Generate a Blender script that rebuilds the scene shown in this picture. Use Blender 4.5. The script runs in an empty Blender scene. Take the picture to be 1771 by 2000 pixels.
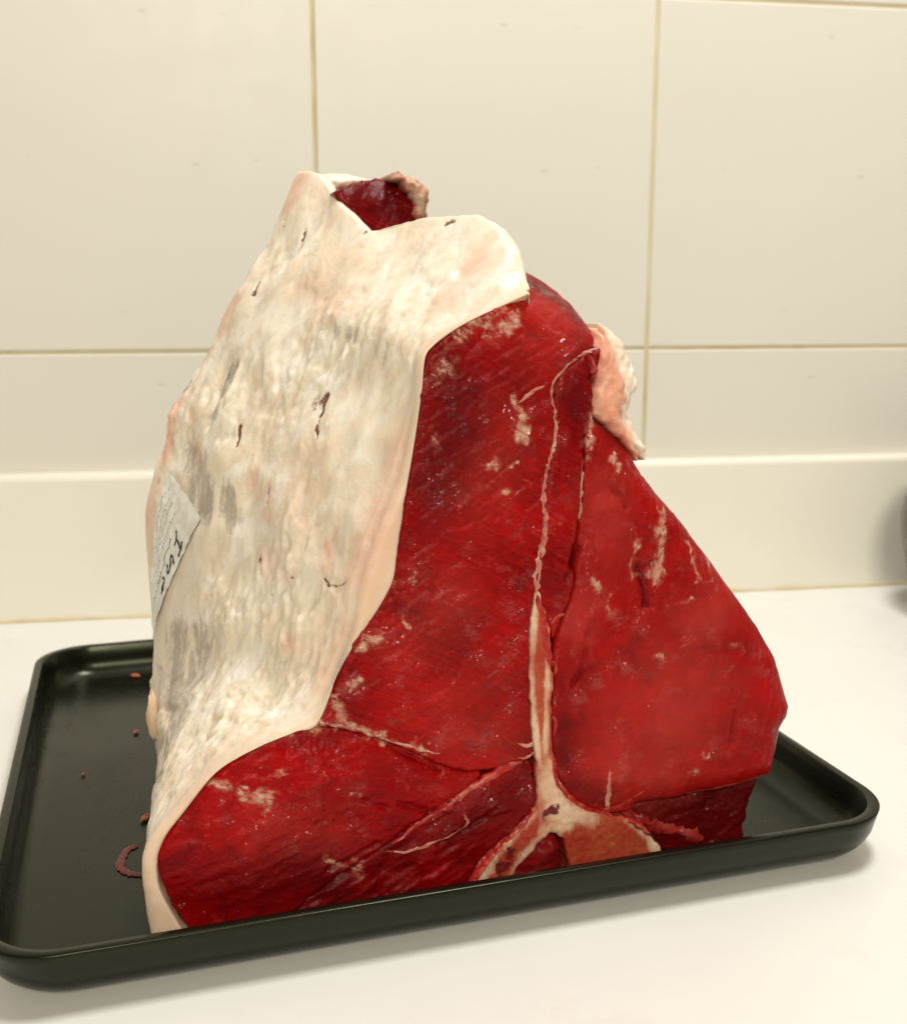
import bpy, bmesh, math, random
import numpy as np
from mathutils import Vector

scene = bpy.context.scene
# ---------------- camera ----------------
cam_d = bpy.data.cameras.new('camera'); cam = bpy.data.objects.new('camera', cam_d); scene.collection.objects.link(cam)
scene.camera = cam
PITCH = math.atan(415.0 / 2100.0)
cam.location = (0, 0, 0.26); cam.rotation_euler = (math.pi / 2 - PITCH, 0, 0)
cam_d.sensor_fit = 'VERTICAL'; cam_d.sensor_height = 24.0; cam_d.sensor_width = 24.0
cam_d.lens = 24.0 * 2100.0 / 2000.0; cam_d.clip_start = 0.01; cam_d.clip_end = 50
cam_d.dof.use_dof = True; cam_d.dof.focus_distance = 0.45; cam_d.dof.aperture_fstop = 9.0
# ---------------- light of the room, with an added front fill ----------------
world = bpy.data.worlds.new('World'); scene.world = world; world.use_nodes = True
bg = world.node_tree.nodes['Background']; bg.inputs[0].default_value = (1.0, 0.85, 0.58, 1); bg.inputs[1].default_value = 0.23
def area(name, loc, target, sx, sy, power, col):
    l = bpy.data.lights.new(name, 'AREA'); l.shape = 'RECTANGLE'; l.size = sx; l.size_y = sy; l.energy = power; l.color = col
    o = bpy.data.objects.new(name, l); scene.collection.objects.link(o); o.location = loc
    o.rotation_euler = (Vector(target) - Vector(loc)).to_track_quat('-Z', 'Y').to_euler(); return o
area('ceiling_lamp', (0.32, 0.54, 1.60), (0.05, 0.5, 0.0), 0.36, 0.30, 17.5, (1.0, 0.995, 0.97))
area('front_fill', (0.10, -1.15, 1.10), (0.05, 0.8, 0.15), 0.5, 0.4, 20.5, (1.0, 0.945, 0.80))  # added fill from the front, lifts the cut face, lower wall and shadows
vs = scene.view_settings; vs.view_transform = 'Standard'; vs.look = 'None'; vs.exposure = 0.0; vs.gamma = 1.0; vs.use_curve_mapping = False
try:
    scene.cycles.use_denoising = True
except Exception:
    pass
# ---------- frames: u along the tray front, z up, d = depth behind the leaning cut face ----------
YAW = math.radians(17.0); LEAN = math.radians(6.0); OFF = 0.399
E1 = np.array([math.cos(YAW), math.sin(YAW), 0.0]); E2 = np.array([-math.sin(YAW), math.cos(YAW), 0.0])
EZ = np.array([0.0, 0.0, 1.0]); FLOOR = 0.0040; LEN = 0.15
def W(u, z, d):
    u = np.asarray(u, float); z = np.asarray(z, float); d = np.asarray(d, float)
    n = OFF + z * math.tan(LEAN) + d
    return u[..., None] * E1 + n[..., None] * E2 + z[..., None] * EZ
def smooth(a, b, x):
    t = np.clip((x - a) / (b - a), 0, 1); return t * t * (3 - 2 * t)
# ---------- vectorised gradient noise ----------
_rng = np.random.RandomState(7); _P = _rng.permutation(512); _P = np.concatenate([_P, _P, _P])
_G = _rng.normal(size=(512, 3)); _G /= np.linalg.norm(_G, axis=1)[:, None]
def noise3(p):
    p = np.asarray(p, float); i = np.floor(p).astype(int); f = p - i; i = i & 511
    w = f * f * f * (f * (f * 6 - 15) + 10); r = 0
    for dx in (0, 1):
        for dy in (0, 1):
            for dz in (0, 1):
                h = _P[(_P[(_P[(i[..., 0] + dx) & 511] + i[..., 1] + dy) & 511] + i[..., 2] + dz) & 511]
                g = _G[h]; o = f - np.array([dx, dy, dz])
                r = r + (g * o).sum(-1) * np.where(dx, w[..., 0], 1 - w[..., 0]) * np.where(dy, w[..., 1], 1 - w[..., 1]) * np.where(dz, w[..., 2], 1 - w[..., 2])
    return r * 1.5
def fbm(p, octv=3, gain=0.5):
    r = 0; a = 1.0; p = np.asarray(p, float)
    for k in range(octv):
        r = r + a * noise3(p * (2 ** k) + 17.3 * k); a *= gain
    return r
def catmull(keys, vals, x):
    """smooth interpolation (monotone-ish cardinal) of vals (n,k) at knots keys"""
    keys = np.asarray(keys, float); vals = np.asarray(vals, float); x = np.asarray(x, float)
    dv = np.zeros_like(vals); sl = (vals[1:] - vals[:-1]) / (keys[1:] - keys[:-1])[:, None]
    dv[1:-1] = 0.5 * (sl[1:] + sl[:-1]); dv[0] = sl[0]; dv[-1] = sl[-1]
    same = sl[1:] * sl[:-1] <= 0; dv[1:-1][same] *= 0.35
    k = np.clip(np.searchsorted(keys, x) - 1, 0, len(keys) - 2); h = keys[k + 1] - keys[k]; s = ((x - keys[k]) / h)[:, None]; h = h[:, None]
    return ((2 * s**3 - 3 * s**2 + 1) * vals[k] + (s**3 - 2 * s**2 + s) * h * dv[k] + (-2 * s**3 + 3 * s**2) * vals[k + 1] + (s**3 - s**2) * h * dv[k + 1])
# ---------- the fat cap as a surface over (t along the edge, d depth) ----------
def cap_curve(t, d):
    """(u,z) of the outer fat surface, t 0 bottom .. 1 top, d 0 front .. LEN back; arrays of equal shape"""
    sh = t.shape; t = t.ravel(); d = d.ravel(); g = np.clip(d / LEN, 0, 1)
    Fp = catmull(CAP['ft'], CAP['f'], t); Bp = catmull(CAP['bt'], CAP['b'], t)
    gg = g[:, None]; q = Fp * (1 - gg) + Bp * gg
    top = catmull(CAP['ed'], CAP['e'], d)
    lin = np.array(CAP['f'][-1]) * (1 - gg) + np.array(CAP['b'][-1]) * gg
    q = q + (top - lin) * smooth(0.62, 1.0, t)[:, None]
    return q.reshape(sh + (2,))
CAP = {'ft': [0, 0.05, 0.09, 0.14, 0.2, 0.27, 0.34, 0.38, 0.44, 0.51, 0.56, 0.6, 0.66, 0.73, 0.8, 0.84, 0.87, 0.92, 0.97, 1], 'f': [[-0.0013, 0.0066], [-0.0042, 0.0384], [-0.0016, 0.0503], [0.0091, 0.0626], [0.0219, 0.0748], [0.0383, 0.0842], [0.058, 0.0908], [0.0659, 0.0949], [0.0743, 0.1073], [0.0836, 0.1274], [0.0875, 0.1449], [0.093, 0.1612], [0.1023, 0.1814], [0.1095, 0.2029], [0.1137, 0.2254], [0.1146, 0.2376], [0.1195, 0.2443], [0.1344, 0.2524], [0.1535, 0.2604], [0.1626, 0.2635]], 'm': [[0.0143, 0.004], [0.0015, 0.0364], [0.0034, 0.0496], [0.0147, 0.0638], [0.027, 0.0767], [0.0424, 0.0843], [0.059, 0.0894], [0.067, 0.0914], [0.0784, 0.1143], [0.0941, 0.136], [0.1006, 0.1471], [0.1032, 0.1595], [0.1072, 0.1801], [0.1118, 0.2022], [0.1161, 0.2249], [0.1178, 0.2366], [0.1212, 0.2414], [0.1349, 0.2501], [0.1539, 0.2585], [0.1632, 0.2625]], 'mt': [0, 0.05, 0.09, 0.14, 0.2, 0.27, 0.34, 0.38, 0.44, 0.51, 0.56, 0.6, 0.66, 0.73, 0.8, 0.84, 0.87, 0.92, 0.97, 1], 'bt': [0, 0.15, 0.3, 0.42, 0.52, 0.6, 0.7, 0.78, 0.84, 0.9, 0.95, 1], 'b': [[0.0058, 0.0183], [0.0065, 0.0484], [0.0077, 0.0889], [0.007, 0.1237], [0.007, 0.1502], [0.0123, 0.1722], [0.021, 0.202], [0.0363, 0.2289], [0.0498, 0.2509], [0.0655, 0.2769], [0.0785, 0.3018], [0.0907, 0.3242]], 'ed': [0, 0.008, 0.016, 0.025, 0.036, 0.048, 0.06, 0.072, 0.083, 0.091, 0.1, 0.115, 0.127, 0.138, 0.15], 'e': [[0.1626, 0.2635], [0.1648, 0.2664], [0.1626, 0.2729], [0.1625, 0.2803], [0.1619, 0.2897], [0.1582, 0.2959], [0.151, 0.2985], [0.1396, 0.2979], [0.1275, 0.296], [0.1172, 0.2925], [0.1118, 0.2983], [0.1058, 0.3086], [0.1057, 0.3142], [0.102, 0.322], [0.0943, 0.3248]]}
PARTS = {'loin': [[0.1181, 0.239], [0.1343, 0.2504], [0.1534, 0.2583], [0.163, 0.2627], [0.1609, 0.2694], [0.157, 0.2755], [0.1669, 0.274], [0.1769, 0.2707], [0.1866, 0.2653], [0.1935, 0.2572], [0.1976, 0.2487], [0.1979, 0.2439], [0.1965, 0.2407], [0.1897, 0.2372], [0.1814, 0.2341], [0.1736, 0.2261], [0.1725, 0.2208], [0.1738, 0.2144], [0.174, 0.2036], [0.1704, 0.1909], [0.1674, 0.1802], [0.168, 0.1693], [0.1668, 0.1585], [0.1642, 0.1466], [0.1626, 0.1369], [0.1609, 0.1282], [0.1591, 0.1129], [0.1587, 0.0974], [0.1597, 0.0794], [0.1603, 0.0647], [0.1516, 0.0651], [0.141, 0.062], [0.1251, 0.064], [0.1097, 0.073], [0.0925, 0.0827], [0.0736, 0.089], [0.0657, 0.0912], [0.0753, 0.1051], [0.0793, 0.1163], [0.0868, 0.1282], [0.0946, 0.137], [0.1003, 0.146], [0.1029, 0.1584], [0.1069, 0.1791], [0.1121, 0.2038], [0.1162, 0.2284]], 'rump': [[0.0011, 0.0406], [0.0034, 0.0496], [0.0145, 0.0639], [0.027, 0.0767], [0.0424, 0.0847], [0.0579, 0.0895], [0.0657, 0.0912], [0.0736, 0.089], [0.0925, 0.0827], [0.1097, 0.073], [0.1251, 0.064], [0.141, 0.062], [0.1247, 0.0525], [0.1087, 0.0448], [0.0929, 0.035], [0.0774, 0.0286], [0.0643, 0.0209], [0.0545, 0.0128], [0.0506, 0.004], [0.0182, 0.004], [0.0082, 0.0207]], 'lower': [[0.0496, 0.004], [0.0545, 0.0128], [0.0643, 0.0209], [0.0774, 0.0286], [0.0929, 0.035], [0.1087, 0.0446], [0.1247, 0.0525], [0.141, 0.062], [0.1516, 0.0651], [0.1603, 0.0645], [0.1623, 0.0508], [0.1607, 0.0442], [0.1531, 0.0362], [0.1423, 0.0275], [0.1328, 0.0181], [0.1265, 0.004], [0.125, 0.004]], 'bone': [[0.1631, 0.139], [0.1614, 0.1282], [0.1596, 0.1129], [0.1592, 0.0974], [0.1602, 0.0794], [0.161, 0.0657], [0.1623, 0.0519], [0.1612, 0.0441], [0.1543, 0.036], [0.1435, 0.0273], [0.134, 0.0186], [0.1303, 0.0112], [0.1265, 0.004], [0.1251, 0.004], [0.2292, 0.004], [0.228, 0.004], [0.223, 0.0105], [0.2205, 0.0169], [0.2142, 0.025], [0.2067, 0.0315], [0.1955, 0.0347], [0.1857, 0.0396], [0.1773, 0.0453], [0.1719, 0.053], [0.1691, 0.0647], [0.1688, 0.0829], [0.1703, 0.0984], [0.1702, 0.1119], [0.1684, 0.1254], [0.1656, 0.1366]], 'notch': [[0.1453, 0.0088], [0.1502, 0.016], [0.1563, 0.022], [0.1637, 0.0289], [0.1697, 0.0312], [0.1745, 0.0266], [0.1761, 0.0131], [0.1758, 0.004], [0.1414, 0.004]], 'psoas': [[0.1965, 0.2407], [0.1897, 0.2372], [0.1814, 0.2341], [0.1736, 0.2261], [0.1725, 0.2208], [0.1738, 0.2144], [0.174, 0.2036], [0.1704, 0.1909], [0.1674, 0.1802], [0.168, 0.1693], [0.1668, 0.1585], [0.1642, 0.1466], [0.1631, 0.1379], [0.1679, 0.1265], [0.1705, 0.1136], [0.1755, 0.1243], [0.1817, 0.1376], [0.1803, 0.1488], [0.1834, 0.1596], [0.1861, 0.1749], [0.1869, 0.1923], [0.1879, 0.2053], [0.1928, 0.2106], [0.1917, 0.2182], [0.1919, 0.2268], [0.1949, 0.2354]], 'tenderloin': [[0.1928, 0.2106], [0.1951, 0.2094], [0.2046, 0.2025], [0.2131, 0.1945], [0.2178, 0.1843], [0.2252, 0.175], [0.2381, 0.1611], [0.2524, 0.1432], [0.2633, 0.1287], [0.2768, 0.1111], [0.2852, 0.0967], [0.2898, 0.0815], [0.2929, 0.0717], [0.2918, 0.066], [0.2882, 0.0606], [0.2862, 0.0496], [0.2823, 0.0379], [0.2614, 0.0353], [0.2368, 0.0346], [0.2136, 0.0338], [0.1955, 0.0349], [0.1857, 0.0398], [0.1773, 0.0456], [0.1719, 0.0534], [0.1693, 0.0647], [0.169, 0.0828], [0.1706, 0.0984], [0.1705, 0.1136], [0.1755, 0.1243], [0.1817, 0.1376], [0.1803, 0.1488], [0.1834, 0.1596], [0.1861, 0.1749], [0.1869, 0.1923], [0.1884, 0.2053]], 'side': [[0.1955, 0.0349], [0.2131, 0.0357], [0.2363, 0.0373], [0.2601, 0.0382], [0.2796, 0.0404], [0.2768, 0.0318], [0.2719, 0.0227], [0.2699, 0.0131], [0.2679, 0.004], [0.2292, 0.004], [0.223, 0.0105], [0.2205, 0.0169], [0.2142, 0.025], [0.2067, 0.0315]], 'kidney': [[0.197, 0.2481], [0.201, 0.247], [0.2062, 0.2393], [0.2085, 0.2316], [0.2116, 0.2249], [0.2114, 0.2149], [0.207, 0.2128], [0.2106, 0.2061], [0.2154, 0.197], [0.2189, 0.1867], [0.2075, 0.1995], [0.1979, 0.2076], [0.1938, 0.2093], [0.1902, 0.2133], [0.1901, 0.2199], [0.1939, 0.2275], [0.1912, 0.2362]], 'sheet': [[0.2072, 0.2509], [0.2122, 0.2479], [0.218, 0.2428], [0.2215, 0.2358], [0.2253, 0.2287], [0.2262, 0.2222], [0.2243, 0.2159], [0.2211, 0.2102], [0.2248, 0.2011], [0.2286, 0.1939], [0.2306, 0.1834], [0.2151, 0.1963], [0.2091, 0.2198], [0.2057, 0.2383]], 'flank': [[0.1039, 0.3117], [0.111, 0.304], [0.1232, 0.2931], [0.1347, 0.282], [0.1594, 0.2823], [0.1533, 0.3004], [0.1528, 0.3081], [0.1468, 0.3162], [0.1361, 0.3209], [0.1294, 0.3202], [0.12, 0.3184], [0.1106, 0.3151]], 'rim': [[0.0996, 0.3193], [0.0997, 0.3224], [0.1032, 0.324], [0.11, 0.3255], [0.1207, 0.3246], [0.1275, 0.3227], [0.1356, 0.3214], [0.1232, 0.3174], [0.1095, 0.3134], [0.1029, 0.3153]], 'crust': [[0.1317, 0.3208], [0.1373, 0.3233], [0.1468, 0.3213], [0.1536, 0.3168], [0.1565, 0.3129], [0.1551, 0.3037], [0.1527, 0.2905], [0.1458, 0.293], [0.1464, 0.3087], [0.1411, 0.3159]]}
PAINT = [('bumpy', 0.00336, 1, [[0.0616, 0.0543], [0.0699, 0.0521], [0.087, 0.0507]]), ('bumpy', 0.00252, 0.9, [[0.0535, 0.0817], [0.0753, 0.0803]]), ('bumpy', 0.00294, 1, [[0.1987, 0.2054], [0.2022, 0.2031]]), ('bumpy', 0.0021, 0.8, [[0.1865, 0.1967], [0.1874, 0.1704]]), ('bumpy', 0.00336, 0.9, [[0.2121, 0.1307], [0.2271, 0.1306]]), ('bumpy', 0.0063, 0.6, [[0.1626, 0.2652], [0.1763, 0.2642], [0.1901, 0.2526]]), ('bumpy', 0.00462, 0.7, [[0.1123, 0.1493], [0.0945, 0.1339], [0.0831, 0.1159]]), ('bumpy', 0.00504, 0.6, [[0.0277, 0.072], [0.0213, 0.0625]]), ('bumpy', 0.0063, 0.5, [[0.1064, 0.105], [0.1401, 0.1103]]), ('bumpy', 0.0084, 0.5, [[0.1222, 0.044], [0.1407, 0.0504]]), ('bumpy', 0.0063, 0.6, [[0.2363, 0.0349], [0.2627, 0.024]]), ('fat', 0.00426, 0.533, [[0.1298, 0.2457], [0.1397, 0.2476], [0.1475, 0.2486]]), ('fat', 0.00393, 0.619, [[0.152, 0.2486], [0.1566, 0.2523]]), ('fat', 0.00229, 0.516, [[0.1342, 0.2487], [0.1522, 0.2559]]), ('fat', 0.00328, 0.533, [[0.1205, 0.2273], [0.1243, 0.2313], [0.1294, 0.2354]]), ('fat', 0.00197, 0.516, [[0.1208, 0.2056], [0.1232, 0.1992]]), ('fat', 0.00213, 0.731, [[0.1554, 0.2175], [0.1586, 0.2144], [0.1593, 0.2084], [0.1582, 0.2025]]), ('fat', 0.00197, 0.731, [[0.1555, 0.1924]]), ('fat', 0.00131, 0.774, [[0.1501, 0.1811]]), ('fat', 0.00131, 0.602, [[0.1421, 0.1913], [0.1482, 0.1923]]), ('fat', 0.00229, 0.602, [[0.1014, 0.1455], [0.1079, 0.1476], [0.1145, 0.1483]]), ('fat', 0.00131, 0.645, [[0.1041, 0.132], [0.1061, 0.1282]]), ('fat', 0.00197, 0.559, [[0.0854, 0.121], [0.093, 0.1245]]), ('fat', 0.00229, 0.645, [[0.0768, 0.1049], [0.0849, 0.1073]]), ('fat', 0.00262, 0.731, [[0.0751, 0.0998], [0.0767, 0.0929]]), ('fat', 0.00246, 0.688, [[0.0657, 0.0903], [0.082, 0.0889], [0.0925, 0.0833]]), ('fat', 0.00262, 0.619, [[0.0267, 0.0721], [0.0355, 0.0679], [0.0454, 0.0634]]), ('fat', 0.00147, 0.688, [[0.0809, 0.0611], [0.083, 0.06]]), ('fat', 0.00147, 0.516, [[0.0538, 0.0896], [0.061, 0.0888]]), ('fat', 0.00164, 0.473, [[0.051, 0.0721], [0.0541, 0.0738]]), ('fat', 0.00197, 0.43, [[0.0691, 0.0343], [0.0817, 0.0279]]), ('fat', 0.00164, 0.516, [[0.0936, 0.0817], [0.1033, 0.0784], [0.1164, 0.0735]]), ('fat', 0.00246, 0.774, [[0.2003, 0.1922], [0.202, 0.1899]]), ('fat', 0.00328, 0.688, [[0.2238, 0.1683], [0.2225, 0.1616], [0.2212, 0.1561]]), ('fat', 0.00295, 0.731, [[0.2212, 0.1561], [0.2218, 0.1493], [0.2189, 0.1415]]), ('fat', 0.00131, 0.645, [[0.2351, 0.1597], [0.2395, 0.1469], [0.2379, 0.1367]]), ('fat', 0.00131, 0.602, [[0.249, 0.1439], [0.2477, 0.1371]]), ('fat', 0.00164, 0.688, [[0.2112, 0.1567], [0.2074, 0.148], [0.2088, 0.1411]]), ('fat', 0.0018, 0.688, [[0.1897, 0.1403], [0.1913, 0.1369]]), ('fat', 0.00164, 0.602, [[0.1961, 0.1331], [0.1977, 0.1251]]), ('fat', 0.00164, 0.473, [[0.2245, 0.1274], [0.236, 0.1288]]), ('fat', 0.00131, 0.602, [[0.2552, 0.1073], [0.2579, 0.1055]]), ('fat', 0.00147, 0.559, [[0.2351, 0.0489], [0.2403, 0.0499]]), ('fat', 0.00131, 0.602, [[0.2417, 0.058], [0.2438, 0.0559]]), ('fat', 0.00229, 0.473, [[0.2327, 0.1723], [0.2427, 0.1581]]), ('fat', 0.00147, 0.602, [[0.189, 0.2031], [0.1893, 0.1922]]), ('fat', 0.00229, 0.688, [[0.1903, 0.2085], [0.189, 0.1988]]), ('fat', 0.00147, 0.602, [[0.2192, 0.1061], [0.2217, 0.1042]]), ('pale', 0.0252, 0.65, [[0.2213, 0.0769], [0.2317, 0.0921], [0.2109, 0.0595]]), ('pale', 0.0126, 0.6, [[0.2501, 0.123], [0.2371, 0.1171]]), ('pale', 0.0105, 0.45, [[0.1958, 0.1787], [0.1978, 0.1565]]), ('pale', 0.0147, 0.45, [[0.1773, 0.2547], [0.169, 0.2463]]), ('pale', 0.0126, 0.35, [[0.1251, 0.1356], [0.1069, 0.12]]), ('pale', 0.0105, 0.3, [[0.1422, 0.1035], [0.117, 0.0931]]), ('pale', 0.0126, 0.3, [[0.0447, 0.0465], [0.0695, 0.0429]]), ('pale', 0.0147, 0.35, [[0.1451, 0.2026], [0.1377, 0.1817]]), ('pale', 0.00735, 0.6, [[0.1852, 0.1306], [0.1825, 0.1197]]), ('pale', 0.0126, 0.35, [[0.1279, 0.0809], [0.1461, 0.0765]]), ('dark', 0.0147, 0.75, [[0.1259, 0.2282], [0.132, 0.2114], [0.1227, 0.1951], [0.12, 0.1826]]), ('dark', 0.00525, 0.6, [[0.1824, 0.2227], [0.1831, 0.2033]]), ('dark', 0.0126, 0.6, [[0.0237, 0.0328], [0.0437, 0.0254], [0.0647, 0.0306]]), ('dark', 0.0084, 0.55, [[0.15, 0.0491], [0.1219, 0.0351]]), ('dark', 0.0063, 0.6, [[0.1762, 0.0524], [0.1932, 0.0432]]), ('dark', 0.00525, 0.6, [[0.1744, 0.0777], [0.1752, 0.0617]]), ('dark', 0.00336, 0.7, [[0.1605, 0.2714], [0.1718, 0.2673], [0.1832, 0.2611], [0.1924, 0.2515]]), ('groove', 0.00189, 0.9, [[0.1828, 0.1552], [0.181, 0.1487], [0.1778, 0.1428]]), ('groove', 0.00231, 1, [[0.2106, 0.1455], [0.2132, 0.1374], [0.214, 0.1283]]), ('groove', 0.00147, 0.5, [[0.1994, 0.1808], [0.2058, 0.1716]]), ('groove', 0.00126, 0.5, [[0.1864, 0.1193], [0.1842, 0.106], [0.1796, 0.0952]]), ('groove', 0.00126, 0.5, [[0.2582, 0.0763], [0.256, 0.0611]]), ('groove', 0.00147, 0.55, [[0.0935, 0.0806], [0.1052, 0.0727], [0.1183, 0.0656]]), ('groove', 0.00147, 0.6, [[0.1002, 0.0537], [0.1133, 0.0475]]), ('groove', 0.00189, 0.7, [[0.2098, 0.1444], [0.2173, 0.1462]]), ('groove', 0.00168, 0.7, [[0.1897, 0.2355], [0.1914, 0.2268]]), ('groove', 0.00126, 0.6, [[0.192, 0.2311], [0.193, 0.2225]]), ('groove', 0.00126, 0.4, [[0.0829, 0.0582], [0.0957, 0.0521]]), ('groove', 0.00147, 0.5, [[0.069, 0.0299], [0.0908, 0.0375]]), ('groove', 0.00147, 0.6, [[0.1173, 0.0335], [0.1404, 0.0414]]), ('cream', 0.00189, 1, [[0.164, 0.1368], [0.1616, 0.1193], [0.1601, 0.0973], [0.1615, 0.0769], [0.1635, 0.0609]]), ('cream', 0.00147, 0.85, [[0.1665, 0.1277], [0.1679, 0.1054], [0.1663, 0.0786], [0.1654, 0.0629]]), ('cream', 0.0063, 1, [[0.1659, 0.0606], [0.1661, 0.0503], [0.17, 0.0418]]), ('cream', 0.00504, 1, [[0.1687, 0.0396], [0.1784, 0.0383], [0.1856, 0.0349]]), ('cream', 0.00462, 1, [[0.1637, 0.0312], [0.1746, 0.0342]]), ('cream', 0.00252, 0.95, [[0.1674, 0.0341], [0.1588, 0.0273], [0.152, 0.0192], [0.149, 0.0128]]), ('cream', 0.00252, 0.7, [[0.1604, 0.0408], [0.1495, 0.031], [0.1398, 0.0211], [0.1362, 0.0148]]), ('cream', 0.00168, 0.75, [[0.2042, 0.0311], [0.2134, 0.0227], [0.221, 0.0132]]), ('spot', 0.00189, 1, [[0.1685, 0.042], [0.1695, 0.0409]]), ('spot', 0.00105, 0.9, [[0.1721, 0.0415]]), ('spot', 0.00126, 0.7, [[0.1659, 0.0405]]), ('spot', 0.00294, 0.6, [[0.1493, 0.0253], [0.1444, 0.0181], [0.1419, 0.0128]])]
SEAMS = [('membrane_seam', 'fatline', [0.00063, 0.00084, 0.00084, 0.00105, 0.00126, 0.00168, 0.00147], [[0.1969, 0.2414], [0.1897, 0.2376], [0.1817, 0.2347], [0.1779, 0.2303], [0.1726, 0.2255], [0.1723, 0.2213], [0.1738, 0.2144], [0.1747, 0.2062], [0.1735, 0.2011], [0.1709, 0.1926], [0.1679, 0.1834], [0.1672, 0.1748], [0.1685, 0.1688], [0.1673, 0.1585], [0.1642, 0.1473], [0.1635, 0.1368]]), ('membrane_seam', 'fatline', [0.00042, 0.00084, 0.00105, 0.00042], [[0.1559, 0.217], [0.1638, 0.2221], [0.1689, 0.2248]]), ('membrane_seam', 'pinkline', [0.00147, 0.00168, 0.0021, 0.00168, 0.00126], [[0.1635, 0.1368], [0.1656, 0.1278], [0.1673, 0.1188], [0.1684, 0.1054]]), ('membrane_seam', 'pinkline', [0.00063, 0.00105, 0.00147, 0.00168, 0.00168, 0.00126], [[0.0973, 0.0361], [0.1109, 0.0443], [0.1247, 0.0514], [0.1386, 0.0591], [0.1504, 0.0635], [0.1574, 0.0644]]), ('membrane_seam', 'pinkline', [0.00084, 0.00105, 0.00084, 0.00105, 0.00126, 0.00126], [[0.1611, 0.043], [0.1543, 0.036], [0.1435, 0.0273], [0.1339, 0.0179], [0.1291, 0.0103]]), ('membrane_seam', 'pinkline', [0.00042, 0.00084, 0.00126, 0.00168, 0.00105], [[0.1992, 0.033], [0.1943, 0.0356], [0.1833, 0.0404], [0.1749, 0.0468], [0.1703, 0.0555], [0.1694, 0.067]]), ('membrane_seam', 'fatline', [0.00063, 0.00126, 0.00147, 0.00168], [[0.1954, 0.0568], [0.194, 0.0466], [0.1956, 0.0382]]), ('membrane_seam', 'pinkline', [0.0021, 0.00168, 0.00126, 0.00063], [[0.1918, 0.0369], [0.2018, 0.0373], [0.2094, 0.0398], [0.2137, 0.0432]]), ('torn_meat_strip', 'redline', [0.00126, 0.00252, 0.00294, 0.00273, 0.00189], [[0.2042, 0.0328], [0.2155, 0.0255], [0.2257, 0.0197], [0.2361, 0.0177], [0.2479, 0.0125]]), ('torn_meat_strip', 'pinkline', [0.00042, 0.00084, 0.00126, 0.00084], [[0.2363, 0.0373], [0.2547, 0.0384], [0.2709, 0.0399], [0.2796, 0.0417]]), ('membrane_seam', 'fatline', [0.00042, 0.00063, 0.00042], [[0.1864, 0.1923], [0.1857, 0.1793], [0.1849, 0.1661]]), ('membrane_seam', 'fatline', [0.00032, 0.00063, 0.00063, 0.00042], [[0.0936, 0.0817], [0.1054, 0.0775], [0.1186, 0.0728]]), ('membrane_seam', 'fatline', [0.00063, 0.00063, 0.00063, 0.00042], [[0.1279, 0.0454], [0.1312, 0.0405], [0.1265, 0.0378], [0.1196, 0.0354], [0.1038, 0.0316], [0.0939, 0.0331]]), ('torn_meat_strip', 'redline', [0.00105, 0.00189, 0.00126], [[0.1897, 0.2376], [0.192, 0.2322], [0.1933, 0.2251]]), ('bone_spur', 'fatline', [0.00042, 0.00084, 0.00126], [[0.1525, 0.0735], [0.1564, 0.0717], [0.1605, 0.0726]]), ('bone_spur', 'fatline', [0.00042, 0.00084, 0.00126], [[0.1528, 0.0668], [0.157, 0.0662], [0.1608, 0.068]]), ('bone_spur', 'pinkline', [0.00126, 0.00084, 0.00042], [[0.1702, 0.123], [0.1736, 0.126], [0.1774, 0.1268]]), ('bone_spur', 'pinkline', [0.00126, 0.00084, 0.00042], [[0.1698, 0.1074], [0.1717, 0.105], [0.1711, 0.1006]]), ('bone_spur', 'pinkline', [0.00105, 0.00084, 0.00042], [[0.1697, 0.0828], [0.1716, 0.0803], [0.1705, 0.0736]])]
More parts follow.
